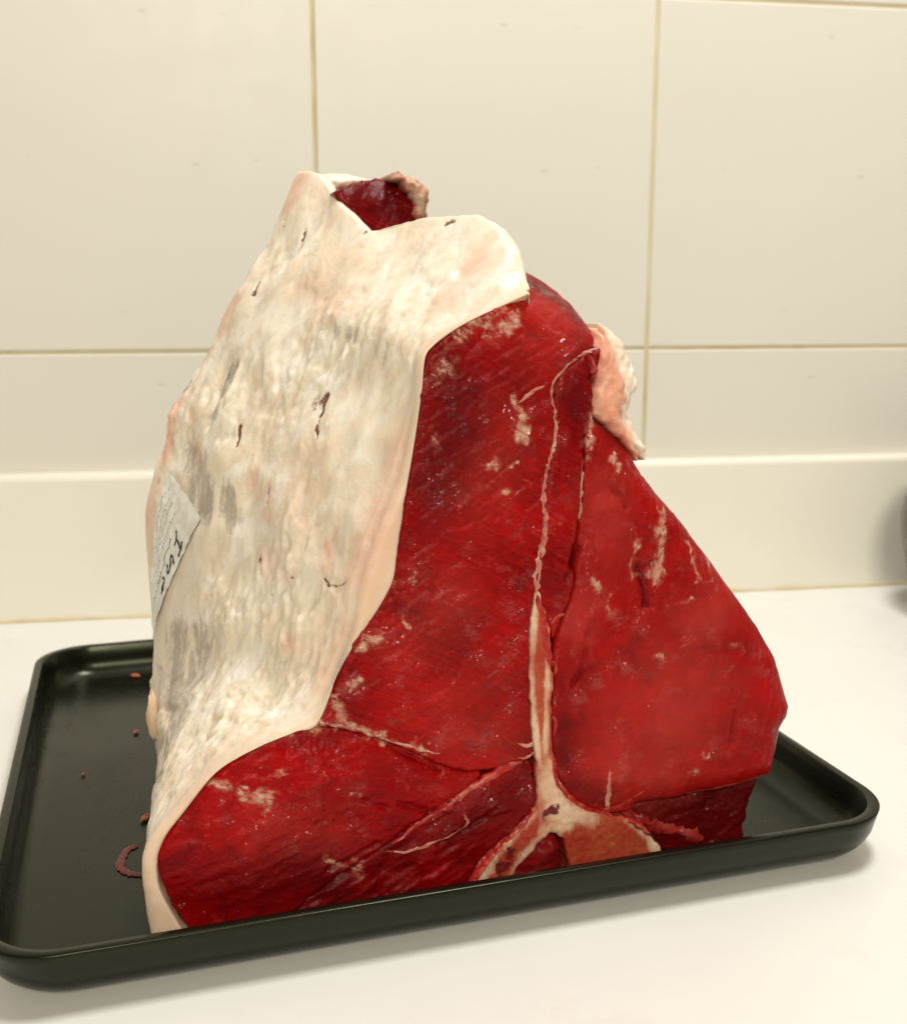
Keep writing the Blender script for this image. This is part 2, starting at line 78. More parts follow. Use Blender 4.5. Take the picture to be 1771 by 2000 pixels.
CAPPAINT = [('grey', 0.00821, 0.85, [[0.0308, 0.1865, 0.1244], [0.0323, 0.1755, 0.1161], [0.0341, 0.1622, 0.1055]]), ('grey', 0.00483, 0.9, [[0.052, 0.2263, 0.1191], [0.0463, 0.2143, 0.1176], [0.0422, 0.2045, 0.1161]]), ('grey', 0.00966, 0.8, [[0.0181, 0.0954, 0.1168], [0.0153, 0.0781, 0.107], [0.0147, 0.0695, 0.0829]]), ('grey', 0.00724, 0.75, [[0.0271, 0.1028, 0.0972], [0.0183, 0.0788, 0.0905]]), ('grey', 0.00531, 0.6, [[0.0413, 0.1704, 0.0972], [0.0445, 0.1604, 0.0859]]), ('grey', 0.00386, 0.3, [[0.0914, 0.2474, 0.0709], [0.1015, 0.2452, 0.0513]]), ('grey', 0.00604, 0.45, [[0.0087, 0.0557, 0.0889], [0.0059, 0.054, 0.0482]]), ('grey', 0.00483, 0.25, [[0.1002, 0.2479, 0.0565], [0.1062, 0.2371, 0.0332]]), ('black', 0.00097, 0.9, [[0.0522, 0.2281, 0.1214], [0.0481, 0.2195, 0.1198], [0.0441, 0.2093, 0.1168]]), ('brown', 0.00145, 1, [[0.0857, 0.2185, 0.058], [0.0839, 0.2139, 0.0573], [0.0834, 0.2102, 0.055]]), ('brown', 0.00097, 0.9, [[0.0825, 0.2093, 0.0558], [0.0816, 0.203, 0.052], [0.0816, 0.1994, 0.049]]), ('brown', 0.0029, 0.45, [[0.0825, 0.2165, 0.0618], [0.0825, 0.2111, 0.0573]]), ('brown', 0.00097, 0.9, [[0.0924, 0.2949, 0.1281], [0.0899, 0.2892, 0.1251]]), ('brown', 0.00121, 0.6, [[0.0859, 0.3031, 0.1447], [0.0833, 0.2957, 0.1425]]), ('brown', 0.00121, 0.8, [[0.0693, 0.268, 0.1379], [0.0669, 0.2618, 0.1349]]), ('brown', 0.00145, 0.8, [[0.1491, 0.2961, 0.0588], [0.1459, 0.2943, 0.0603]]), ('brown', 0.00097, 0.85, [[0.0516, 0.2011, 0.098], [0.0495, 0.1921, 0.0957]]), ('brown', 0.00072, 0.9, [[0.0603, 0.1763, 0.0678], [0.0588, 0.169, 0.0656]]), ('brown', 0.00097, 0.7, [[0.115, 0.2911, 0.092], [0.1157, 0.2919, 0.092]]), ('brown', 0.00053, 0.8, [[0.0763, 0.1449, 0.0204], [0.0774, 0.1427, 0.0173], [0.0796, 0.1432, 0.0136], [0.082, 0.1446, 0.0098], [0.0833, 0.1463, 0.0083]]), ('pink', 0.00145, 0.9, [[0.0903, 0.1641, 0.0068], [0.09, 0.1622, 0.006]]), ('brown', 0.00145, 0.6, [[0.0537, 0.1454, 0.0618], [0.0538, 0.1437, 0.0611]]), ('pink', 0.00217, 0.8, [[0.0782, 0.1578, 0.0241], [0.0784, 0.1535, 0.0211]]), ('brown', 0.00097, 0.6, [[0.0661, 0.1417, 0.0377]]), ('pink', 0.00966, 0.75, [[0.0996, 0.1755, 0.0], [0.094, 0.1636, 0.0], [0.0896, 0.1516, 0.0]]), ('pink', 0.00724, 0.6, [[0.1036, 0.1891, 0.003], [0.1064, 0.199, 0.0045]]), ('pink', 0.00628, 0.6, [[0.1479, 0.2739, 0.0271], [0.1508, 0.2755, 0.0271]]), ('pink', 0.00724, 0.45, [[0.1399, 0.2651, 0.0211], [0.1298, 0.2568, 0.0173]]), ('pink', 0.00531, 0.6, [[0.095, 0.3208, 0.1462], [0.0875, 0.3077, 0.1462]]), ('pink', 0.00483, 0.6, [[0.0494, 0.2453, 0.1477], [0.0603, 0.2616, 0.147]]), ('pink', 0.00435, 0.6, [[0.0605, 0.1747, 0.0663], [0.0586, 0.1637, 0.0626]]), ('pink', 0.00531, 0.45, [[0.0805, 0.1595, 0.0211], [0.0782, 0.1515, 0.0204]]), ('pink', 0.00338, 0.8, [[0.0256, 0.21, 0.15], [0.0211, 0.197, 0.147], [0.0167, 0.1796, 0.1455]]), ('pink', 0.00483, 0.5, [[0.0119, 0.1638, 0.1462], [0.0085, 0.1481, 0.147], [0.01, 0.1304, 0.1432]]), ('pink', 0.00193, 0.9, [[0.0144, 0.1694, 0.1447]]), ('pink', 0.00845, 0.35, [[0.0871, 0.2659, 0.0987], [0.097, 0.2563, 0.0724]]), ('pink', 0.00435, 0.5, [[0.054, 0.1794, 0.0807], [0.0538, 0.173, 0.0769]]), ('pink', 0.00724, 0.4, [[0.0564, 0.1465, 0.0573], [0.0639, 0.1448, 0.043]]), ('pink', 0.0029, 0.6, [[0.0631, 0.1172, 0.0302], [0.0607, 0.1142, 0.0324]]), ('pink', 0.00724, 0.4, [[0.0818, 0.1257, 0.0023], [0.0728, 0.1074, 0.003]]), ('pink', 0.00338, 0.6, [[0.033, 0.1894, 0.1221], [0.0341, 0.18, 0.1153]])]
LABEL = [[0.6115, 0.1349], [0.5614, 0.1033], [0.2957, 0.1455], [0.4185, 0.1432]]
# ---------------- helpers ----------------
def link(o, parent=None):
    scene.collection.objects.link(o)
    if parent is not None: o.parent = parent
    return o
def mesh_obj(name, verts, faces, mat, parent=None, smooth_shade=True, attrs=None):
    me = bpy.data.meshes.new(name); me.from_pydata([tuple(v) for v in np.asarray(verts, float).tolist()], [], [tuple(f) for f in faces])
    me.update()
    if smooth_shade: me.polygons.foreach_set('use_smooth', [True] * len(me.polygons))
    for an, arr in (attrs or {}).items():
        ca = me.color_attributes.new(an, 'FLOAT_COLOR', 'POINT'); a = np.ones((len(me.vertices), 4), np.float32); a[:, :3] = arr; ca.data.foreach_set('color', a.ravel())
    if mat: me.materials.append(mat)
    return link(bpy.data.objects.new(name, me), parent)
def fix_normals(o):
    bm = bmesh.new(); bm.from_mesh(o.data); bmesh.ops.recalc_face_normals(bm, faces=bm.faces); bm.to_mesh(o.data); bm.free()
def tag(o, label=None, cat=None, group=None, kind=None):
    if label: o['label'] = label
    if cat: o['category'] = cat
    if group: o['group'] = group
    if kind: o['kind'] = kind
    return o
def grid_faces(nr, nc, wrap=False):
    f = []
    m = nc if wrap else nc - 1
    for r in range(nr - 1):
        for c in range(m):
            c2 = (c + 1) % nc
            f.append((r * nc + c, r * nc + c2, (r + 1) * nc + c2, (r + 1) * nc + c))
    return f
def poly_sd(px, pz, poly):
    """signed distance, positive inside"""
    P = np.asarray(poly, float); A = P; B = np.roll(P, -1, 0); best = np.full(px.shape, 1e9); inside = np.zeros(px.shape, bool)
    for (ax, ay), (bx, by) in zip(A, B):
        dx, dy = bx - ax, by - ay; L2 = dx * dx + dy * dy + 1e-15
        t = np.clip(((px - ax) * dx + (pz - ay) * dy) / L2, 0, 1)
        best = np.minimum(best, (px - ax - t * dx) ** 2 + (pz - ay - t * dy) ** 2)
        c = (ay > pz) != (by > pz)
        with np.errstate(divide='ignore', invalid='ignore'):
            inside ^= c & (px < (bx - ax) * (pz - ay) / (by - ay + 1e-15) + ax)
    return np.where(inside, 1, -1) * np.sqrt(best)
def chaikin(poly, n=2, closed=True):
    P = np.asarray(poly, float)
    for _ in range(n):
        if closed:
            Q = np.roll(P, -1, 0); P = np.stack([0.75 * P + 0.25 * Q, 0.25 * P + 0.75 * Q], 1).reshape(-1, P.shape[1])
        else:
            a, b = P[:-1], P[1:]; m = np.stack([0.75 * a + 0.25 * b, 0.25 * a + 0.75 * b], 1).reshape(-1, P.shape[1]); P = np.vstack([P[:1], m, P[-1:]])
    return P
def line_dist(pts, P):
    """distance from points P (n,k) to a polyline"""
    pts = np.asarray(pts, float); best = np.full(P.shape[0], 1e9)
    if len(pts) == 1: return np.sqrt(((P - pts[0]) ** 2).sum(1))
    for a, b in zip(pts[:-1], pts[1:]):
        d = b - a; t = np.clip(((P - a) @ d) / (d @ d + 1e-15), 0, 1); best = np.minimum(best, ((P - a - t[:, None] * d) ** 2).sum(1))
    return np.sqrt(best)

# ---------------- material kit ----------------
class NT:
    def __init__(s, name):
        s.m = bpy.data.materials.new(name); s.m.use_nodes = True; s.t = s.m.node_tree; s.n = s.t.nodes; s.b = s.n['Principled BSDF']
        s.tc = s.n.new('ShaderNodeTexCoord')
    def L(s, a, b): s.t.links.new(a, b)
    def val(s, sock, v):
        if hasattr(v, 'is_output'): s.L(v, sock)
        else: sock.default_value = v
    def set(s, k, v): s.val(s.b.inputs[k], v)
    def noise(s, scale, detail=4, rough=0.55, vec=None, dist=0.0):
        n = s.n.new('ShaderNodeTexNoise'); n.inputs['Scale'].default_value = scale; n.inputs['Detail'].default_value = detail; n.inputs['Roughness'].default_value = rough; n.inputs['Distortion'].default_value = dist
        s.L(vec if vec is not None else s.tc.outputs['Object'], n.inputs['Vector']); return n.outputs['Fac']
    def mapping(s, scale=(1, 1, 1), rot=(0, 0, 0)):
        m = s.n.new('ShaderNodeMapping'); m.inputs['Scale'].default_value = scale; m.inputs['Rotation'].default_value = rot; s.L(s.tc.outputs['Object'], m.inputs['Vector']); return m.outputs[0]
    def ramp(s, fac, stops):
        r = s.n.new('ShaderNodeValToRGB'); e = r.color_ramp.elements
        while len(e) < len(stops): e.new(0.5)
        for el, (p, c) in zip(e, stops): el.position = p; el.color = (c if hasattr(c, '__len__') else (c, c, c)) [:3] + (1,) if not hasattr(c, '__len__') or len(c) == 3 else c
        s.L(fac, r.inputs[0]); return r.outputs[0]
    def mix(s, fac, a, b, mode='MIX'):
        m = s.n.new('ShaderNodeMix'); m.data_type = 'RGBA'; m.blend_type = mode
        s.val(m.inputs[0], fac)
        for sock, v in ((m.inputs[6], a), (m.inputs[7], b)): s.val(sock, v if hasattr(v, 'is_output') else tuple(v) + (1,) if len(v) == 3 else v)
        return m.outputs[2]
    def math(s, op, a, b=0.0, clamp=False):
        m = s.n.new('ShaderNodeMath'); m.operation = op; m.use_clamp = clamp; s.val(m.inputs[0], a); s.val(m.inputs[1], b); return m.outputs[0]
    def bump(s, h, strength, dist=0.001, normal=None):
        b = s.n.new('ShaderNodeBump'); b.inputs['Strength'].default_value = strength; b.inputs['Distance'].default_value = dist; s.L(h, b.inputs['Height'])
        if normal is not None: s.L(normal, b.inputs['Normal'])
        return b.outputs[0]
    def attr(s, name):
        a = s.n.new('ShaderNodeAttribute'); a.attribute_name = name; sp = s.n.new('ShaderNodeSeparateColor'); s.L(a.outputs['Color'], sp.inputs[0]); return sp.outputs
    def mask(s, a, n, k=6.0, off=0.0):
        """ragged mask: painted weight a against noise n"""
        x = s.math('ADD', a, s.math('SUBTRACT', n, 0.5)); x = s.math('ADD', x, -0.5 + off); x = s.math('MULTIPLY', x, k); x = s.math('ADD', x, 0.5, True); return s.math('MULTIPLY', x, s.math('GREATER_THAN', a, 0.02))

def muscle_mat(name, ang=0.0, deep=(0.15, 0.0004, 0.0015), mid=(0.34, 0.0006, 0.0013), hi=(0.48, 0.012, 0.010), fib=0.5, rough=0.34):
    k = NT(name); at = k.attr('paint')
    big = k.noise(20, 6, 0.68, None, 0.4); med = k.noise(85, 6, 0.7)
    fv = k.mapping((1, 1, 1), (0, ang, 0)); fm = k.n.new('ShaderNodeMapping'); fm.inputs['Scale'].default_value = (60, 60, 620); k.L(fv, fm.inputs[0]); fibre = k.noise(1.0, 4, 0.6, fm.outputs[0], 0.4)
    c = k.mix(k.ramp(big, [(0.35, 0.0), (0.62, 1.0)]), deep, mid)
    c = k.mix(k.ramp(med, [(0.55, 0.0), (0.78, 0.42)]), c, hi)
    c = k.mix(k.ramp(fibre, [(0.5, 0.0), (0.66, 0.30 * fib)]), c, hi)
    # marbling threads
    mv = k.n.new('ShaderNodeMapping'); mv.inputs['Scale'].default_value = (55, 55, 170); k.L(fv, mv.inputs[0]); mar = k.noise(1.0, 5, 0.62, mv.outputs[0], 0.8)
    c = k.mix(k.ramp(mar, [(0.68, 0.0), (0.75, 0.40)]), c, (0.50, 0.13, 0.10))
    vd = k.n.new('ShaderNodeTexVoronoi'); vd.feature = 'DISTANCE_TO_EDGE'; vd.inputs['Scale'].default_value = 1.0
    vm = k.n.new('ShaderNodeMapping'); vm.inputs['Scale'].default_value = (48, 48, 95); k.L(fv, vm.inputs[0])
    vadd = k.n.new('ShaderNodeVectorMath'); vadd.operation = 'ADD'; nz = k.n.new('ShaderNodeTexNoise'); nz.inputs['Scale'].default_value = 90; nz.inputs['Detail'].default_value = 5; k.L(k.tc.outputs['Object'], nz.inputs['Vector'])
    vs2 = k.n.new('ShaderNodeVectorMath'); vs2.operation = 'SCALE'; vs2.inputs['Scale'].default_value = 1.5; k.L(nz.outputs['Color'], vs2.inputs[0]); k.L(vm.outputs[0], vadd.inputs[0]); k.L(vs2.outputs[0], vadd.inputs[1]); k.L(vadd.outputs[0], vd.inputs['Vector'])
    vein = k.math('MULTIPLY', k.ramp(vd.outputs['Distance'], [(0.0, 1.0), (0.028, 0.0)]), k.ramp(k.noise(60, 4, 0.6), [(0.58, 0.0), (0.72, 0.34)]))
    c = k.mix(vein, c, (0.50, 0.10, 0.075))
    c = k.mix(k.ramp(k.noise(34, 7, 0.72, None, 0.7), [(0.52, 0.0), (0.66, 0.62)]), c, (0.105, 0.001, 0.003))
    c = k.mix(k.ramp(fibre, [(0.28, 0.5 * fib), (0.44, 0.0)]), c, (0.12, 0.0008, 0.002))
    c = k.mix(k.math('MULTIPLY', at[2], k.ramp(k.noise(45, 5, 0.65), [(0.3, 0.45), (0.7, 1.0)])), c, (0.47, 0.042, 0.030))  # painted lighter zones; on the tenderloin they put membrane glare into the colour
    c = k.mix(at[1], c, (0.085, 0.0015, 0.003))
    fvm = k.n.new('ShaderNodeMapping'); fvm.inputs['Scale'].default_value = (230, 230, 420); k.L(fv, fvm.inputs[0]); fn = k.noise(1.0, 5, 0.66, fvm.outputs[0], 0.8); fn2 = k.noise(110, 4, 0.62, None, 0.6)
    fnr = k.ramp(k.math('ADD', k.math('MULTIPLY', fn, 0.45), k.math('MULTIPLY', fn2, 0.55)), [(0.34, 0.0), (0.66, 1.0)])
    film = k.math('MULTIPLY', k.mask(at[0], fnr, 1.8, 0.06), k.ramp(fn2, [(0.35, 0.15), (0.65, 0.62)]))
    c = k.mix(film, c, (0.46, 0.13, 0.085))
    fm_ = k.math('MULTIPLY', k.mask(at[0], fnr, 3.0, -0.08), k.ramp(fn, [(0.38, 0.25), (0.6, 1.0)]))
    c = k.mix(k.math('MULTIPLY', fm_, 0.8), c, k.mix(fn, (0.50, 0.22, 0.15), (0.70, 0.50, 0.36)))
    k.set('Base Color', c)
    rn = k.noise(120, 4, 0.6); r = k.ramp(rn, [(0.3, rough - 0.1), (0.7, rough + 0.16)])
    k.set('Roughness', k.math('ADD', r, k.math('MULTIPLY', fm_, 0.2))); k.set('Specular IOR Level', 0.10)
    k.set('Subsurface Weight', 0.08); k.set('Subsurface Radius', (1.0, 0.25, 0.2)); k.set('Subsurface Scale', 0.004)
    h = k.math('ADD', k.math('MULTIPLY', fibre, 0.55 * fib), k.math('MULTIPLY', k.noise(240, 5, 0.7), 0.6)); h = k.math('ADD', h, k.math('MULTIPLY', fm_, 0.35)); h = k.math('ADD', h, k.math('MULTIPLY', mar, 0.3))
    k.set('Coat Weight', k.math('ADD', k.ramp(k.noise(75, 4, 0.65), [(0.53, 0.02), (0.67, 0.6)]), 0.0)); k.set('Coat Roughness', 0.05); k.set('Coat Normal', k.bump(k.noise(190, 2, 0.5), 1.0, 0.0034))
    k.set('Normal', k.bump(h, 0.5, 0.0012)); return k.m
def fat_mat(name, tint=(1.0, 1.0, 1.0)):
    k = NT(name); at = k.attr('paint'); at2 = k.attr('paint2')
    dv = k.mapping((1, 1, 1), (0, math.radians(-28), 0)); dm = k.n.new('ShaderNodeMapping'); dm.inputs['Scale'].default_value = (85, 34, 30); k.L(dv, dm.inputs[0])
    streak = k.noise(1.0, 5, 0.52, dm.outputs[0], 1.4); big = k.noise(26, 4, 0.6); fine = k.noise(190, 6, 0.65, None, 0.5)
    c = k.mix(k.ramp(big, [(0.35, 0.0), (0.65, 1.0)]), (0.80, 0.67, 0.525), (0.82, 0.725, 0.595))
    c = k.mix(k.ramp(streak, [(0.46, 0.0), (0.60, 1.0)]), c, (0.85, 0.78, 0.675))
    c = k.mix(k.ramp(streak, [(0.24, 0.6), (0.40, 0.0)]), c, (0.76, 0.60, 0.44))
    c = k.mix(k.ramp(k.noise(17, 3, 0.6), [(0.52, 0.0), (0.72, 0.5)]), c, (0.80, 0.52, 0.38))
    c = k.mix(k.ramp(k.noise(34, 5, 0.6, None, 0.8), [(0.54, 0.0), (0.70, 0.5)]), c, (0.62, 0.545, 0.44))
    c = k.mix(k.math('MULTIPLY', at[2], k.ramp(fine, [(0.25, 0.35), (0.7, 0.9)])), c, (0.72, 0.33, 0.22))
    sv = k.mapping((230, 60, 34), (0, math.radians(-12), 0)); gs = k.noise(1.0, 5, 0.6, sv, 1.0)
    gr = k.mask(at[0], k.ramp(k.math('ADD', k.math('MULTIPLY', gs, 0.65), k.math('MULTIPLY', fine, 0.35)), [(0.38, 0), (0.62, 1)]), 1.9, 0.0)
    c = k.mix(k.math('MULTIPLY', gr, 0.8), c, k.mix(streak, (0.27, 0.225, 0.185), (0.56, 0.48, 0.39)))
    br = k.mask(at[1], k.ramp(fine, [(0.35, 0), (0.65, 1)]), 3.0, 0.0)
    c = k.mix(k.math('MULTIPLY', br, 0.92), c, k.mix(fine, (0.05, 0.012, 0.004), (0.25, 0.07, 0.03)))
    c = k.mix(k.math('MULTIPLY', at2[0], 0.9), c, (0.03, 0.03, 0.035))
    cut = at2[1]
    c = k.mix(k.math('MULTIPLY', cut, k.ramp(k.noise(60, 4, 0.6), [(0.3, 0.5), (0.7, 0.95)])), c, (0.76, 0.52, 0.37))
    c = k.mix(1.0, c, tint, 'MULTIPLY'); k.set('Base Color', c); k.set('Roughness', k.ramp(k.noise(90, 4, 0.6), [(0.3, 0.26), (0.7, 0.5)])); k.set('Specular IOR Level', 0.4)
    k.set('Subsurface Weight', 0.5); k.set('Subsurface Radius', (1.0, 0.6, 0.35)); k.set('Subsurface Scale', 0.006)
    vf = k.n.new('ShaderNodeTexVoronoi'); vf.inputs['Scale'].default_value = 1.0; vfm = k.mapping((330, 210, 190), (0, math.radians(-20), 0)); vfa = k.n.new('ShaderNodeVectorMath'); vfa.operation = 'ADD'; vfn = k.n.new('ShaderNodeTexNoise'); vfn.inputs['Scale'].default_value = 160; vfn.inputs['Detail'].default_value = 4; k.L(k.tc.outputs['Object'], vfn.inputs['Vector']); k.L(vfm, vfa.inputs[0]); k.L(vfn.outputs['Color'], vfa.inputs[1]); k.L(vfa.outputs[0], vf.inputs['Vector'])
    crumb = k.ramp(k.noise(20, 3, 0.5), [(0.42, 0.12), (0.6, 1.0)]); h = k.math('ADD', k.math('MULTIPLY', streak, 0.8), k.math('MULTIPLY', k.math('MULTIPLY', k.math('SUBTRACT', fine, k.math('MULTIPLY', vf.outputs['Distance'], 0.8)), crumb), 0.55)); h = k.math('SUBTRACT', h, k.math('MULTIPLY', br, 0.5)); h = k.math('MULTIPLY', h, k.math('SUBTRACT', 1.0, k.math('MULTIPLY', cut, 0.6)))
    k.set('Normal', k.bump(h, 0.55, 0.0014)); return k.m
def bone_mat():
    k = NT('cut_bone'); at = k.attr('paint'); at2 = k.attr('paint2')
    n = k.noise(260, 6, 0.7); g = k.noise(60, 4, 0.6)
    c = k.mix(k.ramp(g, [(0.3, 0), (0.7, 1)]), (0.36, 0.028, 0.014), (0.46, 0.085, 0.030))
    c = k.mix(k.ramp(n, [(0.55, 0), (0.72, 0.5)]), c, (0.52, 0.22, 0.08))
    lm = k.mapping((330, 330, 38)); ln = k.noise(1.0, 4, 0.6, lm, 0.5); c = k.mix(k.ramp(ln, [(0.4, 0), (0.65, 0.5)]), c, (0.40, 0.02, 0.012))
    m = k.mask(at[0], k.ramp(k.math('ADD', k.math('MULTIPLY', ln, 0.5), k.math('MULTIPLY', g, 0.5)), [(0.36, 0), (0.64, 1)]), 1.5, 0.0)
    c = k.mix(m, c, k.mix(k.ramp(g, [(0.35, 0), (0.65, 1)]), (0.54, 0.24, 0.14), (0.71, 0.49, 0.34)))
    c = k.mix(k.mask(at2[2], k.ramp(n, [(0.3, 0), (0.7, 1)]), 4.0, 0.1), c, (0.14, 0.008, 0.006))
    k.set('Base Color', c); k.set('Roughness', 0.42); k.set('Specular IOR Level', 0.4); k.set('Subsurface Weight', 0.08); k.set('Subsurface Scale', 0.003)
    k.set('Normal', k.bump(k.math('ADD', n, g), 0.55, 0.0009)); return k.m
def simple_mat(name, cols, scale, rough, bump=0.2, bscale=200, bdist=0.0005, spec=0.4, sss=0.0):
    k = NT(name); n = k.noise(scale, 5, 0.6)
    st = [(0.3 + 0.4 * i / max(1, len(cols) - 1), c) for i, c in enumerate(cols)]
    k.set('Base Color', k.ramp(n, st)); k.set('Roughness', rough); k.set('Specular IOR Level', spec)
    if sss: k.set('Subsurface Weight', sss); k.set('Subsurface Scale', 0.003)
    if bump: k.set('Normal', k.bump(k.noise(bscale, 5, 0.65), bump, bdist))
    return k.m

# ================= the setting =================
WY = math.radians(8.8); TW = np.array([math.cos(WY), math.sin(WY), 0]); NW = np.array([-math.sin(WY), math.cos(WY), 0]); WOFF = 0.893
def wp(s, n, z): return TW * s + NW * n + EZ * z
def counter_mat():
    k = NT('counter_laminate'); n = k.noise(7, 4, 0.6); f = k.noise(420, 3, 0.6)
    c = k.mix(k.ramp(n, [(0.35, 0), (0.65, 1)]), (0.795, 0.78, 0.73), (0.82, 0.805, 0.76))
    c = k.mix(k.ramp(k.noise(16, 5, 0.7), [(0.58, 0), (0.76, 0.32)]), c, (0.70, 0.62, 0.46))
    c = k.mix(k.ramp(f, [(0.68, 0), (0.76, 0.12)]), c, (0.5, 0.45, 0.36))
    k.set('Base Color', c); k.set('Roughness', k.ramp(k.noise(25, 4, 0.6), [(0.3, 0.3), (0.7, 0.45)])); k.set('Specular IOR Level', 0.35); k.set('Normal', k.bump(k.noise(300, 3), 0.05, 0.0003)); return k.m
MC = counter_mat()
def sheet(name, s0, s1, n0, n1, z, mat, ns=24, nn=24):
    ss, nn_ = np.meshgrid(np.linspace(s0, s1, ns), np.linspace(n0, n1, nn), indexing='ij')
    P = ss[..., None] * TW + nn_[..., None] * NW + EZ * z
    o = mesh_obj(name, P.reshape(-1, 3), grid_faces(ns, nn), mat); fix_normals(o); return o
ct = sheet('counter', -1.0, 1.2, -0.35, WOFF + 0.02, 0.0, MC)
if ct.data.polygons[0].normal.z < 0: ct.data.flip_normals()
tag(ct, 'cream white kitchen counter top under the tray', kind='structure')
# upstand: a profile swept along the wall
prof = [(0.0, 0.0), (0.0, 0.1155)] + [(0.006 - 0.006 * math.cos(a), 0.1155 + 0.006 * math.sin(a)) for a in np.linspace(0.2, math.pi / 2, 6)] + [(0.022, 0.1225), (0.022, 0.0)]
ssv = np.linspace(-1.0, 1.2, 40); V = []
for s in ssv:
    w = 0.0004 * float(noise3(np.array([s * 6, 0.3, 0.1])))
    for (n, z) in prof: V.append(wp(s, WOFF + n + w, z))
MU = simple_mat('upstand_laminate', [(0.83, 0.79, 0.69), (0.86, 0.825, 0.73)], 9, 0.36, 0.05, 200)
us = mesh_obj('upstand', V, grid_faces(len(ssv), len(prof)), MU); fix_normals(us); tag(us, 'cream counter upstand along the tiled wall', kind='structure')
# caulk bead where counter meets upstand
def bead(name, y_n, z0, r, mat, parent):
    V = []; ring = 5; S = np.linspace(-1.0, 1.2, 260)
    for s in S:
        rr = r * (0.75 + 0.5 * float(noise3(np.array([s * 30, 2.1, 0]))))
        for j in range(ring):
            a = math.pi * 0.5 * j / (ring - 1); V.append(wp(s, y_n - rr * math.cos(a), z0 + rr * math.sin(a)))
    o = mesh_obj(name, V, grid_faces(len(S), ring), mat, parent); return o
MCAULK = simple_mat('old_caulk', [(0.60, 0.48, 0.26), (0.72, 0.62, 0.42)], 40, 0.5, 0.1)
bead('caulk_bead', WOFF - 0.0002, 0.0003, 0.0028, MCAULK, us)
# tile wall
WN = WOFF + 0.0165
def grout_mat():
    k = NT('stained_grout'); n = k.noise(14, 5, 0.65); c = k.ramp(n, [(0.3, (0.52, 0.42, 0.22)), (0.5, (0.64, 0.55, 0.36)), (0.7, (0.70, 0.62, 0.45))])
    k.set('Base Color', c); k.set('Roughness', 0.85); k.set('Normal', k.bump(k.noise(400, 4), 0.3, 0.0005)); return k.m
MG = grout_mat()
wall = mesh_obj('tile_wall', [wp(-1.0, WN + 0.0012, 0.06), wp(1.2, WN + 0.0012, 0.06), wp(1.2, WN + 0.0012, 1.1), wp(-1.0, WN + 0.0012, 1.1)], [(0, 1, 2, 3)], MG); fix_normals(wall)
tag(wall, 'cream tiled kitchen wall with yellowed grout', kind='structure')
def tile_mat():
    k = NT('cream_glazed_tile'); oi = k.n.new('ShaderNodeObjectInfo')
    c = k.mix(oi.outputs['Random'], (0.75, 0.715, 0.64), (0.765, 0.73, 0.655))
    c = k.mix(k.ramp(k.noise(5, 3), [(0.35, 0), (0.7, 0.5)]), c, (0.78, 0.75, 0.675))
    sp = k.n.new('ShaderNodeTexNoise'); sp.inputs['Scale'].default_value = 34; sp.inputs['Detail'].default_value = 2
    mp = k.mapping((1.0, 1.0, 2.2)); k.L(mp, sp.inputs['Vector'])
    c = k.mix(k.ramp(sp.outputs['Fac'], [(0.725, 0), (0.76, 0.30)]), c, (0.40, 0.36, 0.29))
    k.set('Base Color', c); k.set('Roughness', k.ramp(k.noise(30, 3), [(0.3, 0.38), (0.7, 0.5)])); k.set('Specular IOR Level', 0.3)
    k.set('Normal', k.bump(k.noise(14, 3), 0.08, 0.002)); return k.m
MT = tile_mat()
TWD, THT, GAP = 0.2823, 0.2857, 0.0032
def tile_mesh():
    w, h = TWD - GAP, THT - GAP; bm = bmesh.new()
    vs_ = [bm.verts.new((x, 0.0, z)) for x, z in ((-w / 2, -h / 2), (w / 2, -h / 2), (w / 2, h / 2), (-w / 2, h / 2))]
    f = bm.faces.new(vs_); r = bmesh.ops.extrude_face_region(bm, geom=[f]); 
    for v in r['geom']:
        if isinstance(v, bmesh.types.BMVert): v.co.y += 0.006
    bmesh.ops.recalc_face_normals(bm, faces=bm.faces)
    ed = [e for e in bm.edges if all(v.co.y < 0.001 for v in e.verts)]
    bmesh.ops.bevel(bm, geom=ed, offset=0.0016, segments=3, affect='EDGES', profile=0.6)
    me = bpy.data.meshes.new('tile'); bm.to_mesh(me); bm.free(); me.materials.append(MT)
    for p in me.polygons: p.use_smooth = False
    return me
tm = tile_mesh(); rnd = random.Random(4)
for r in range(-1, 3):
    for c in range(-3, 4):
        s = 0.0285 + (c + 0.5) * TWD; z = 0.2183 + (r + 0.5) * THT
        if z < -0.05: continue
        t = link(bpy.data.objects.new('tile', tm), wall); t.location = wp(s, WN + rnd.uniform(-0.0003, 0.0003), z)
        t.rotation_euler = (rnd.uniform(-0.001, 0.001), 0, WY + rnd.uniform(-0.001, 0.001))

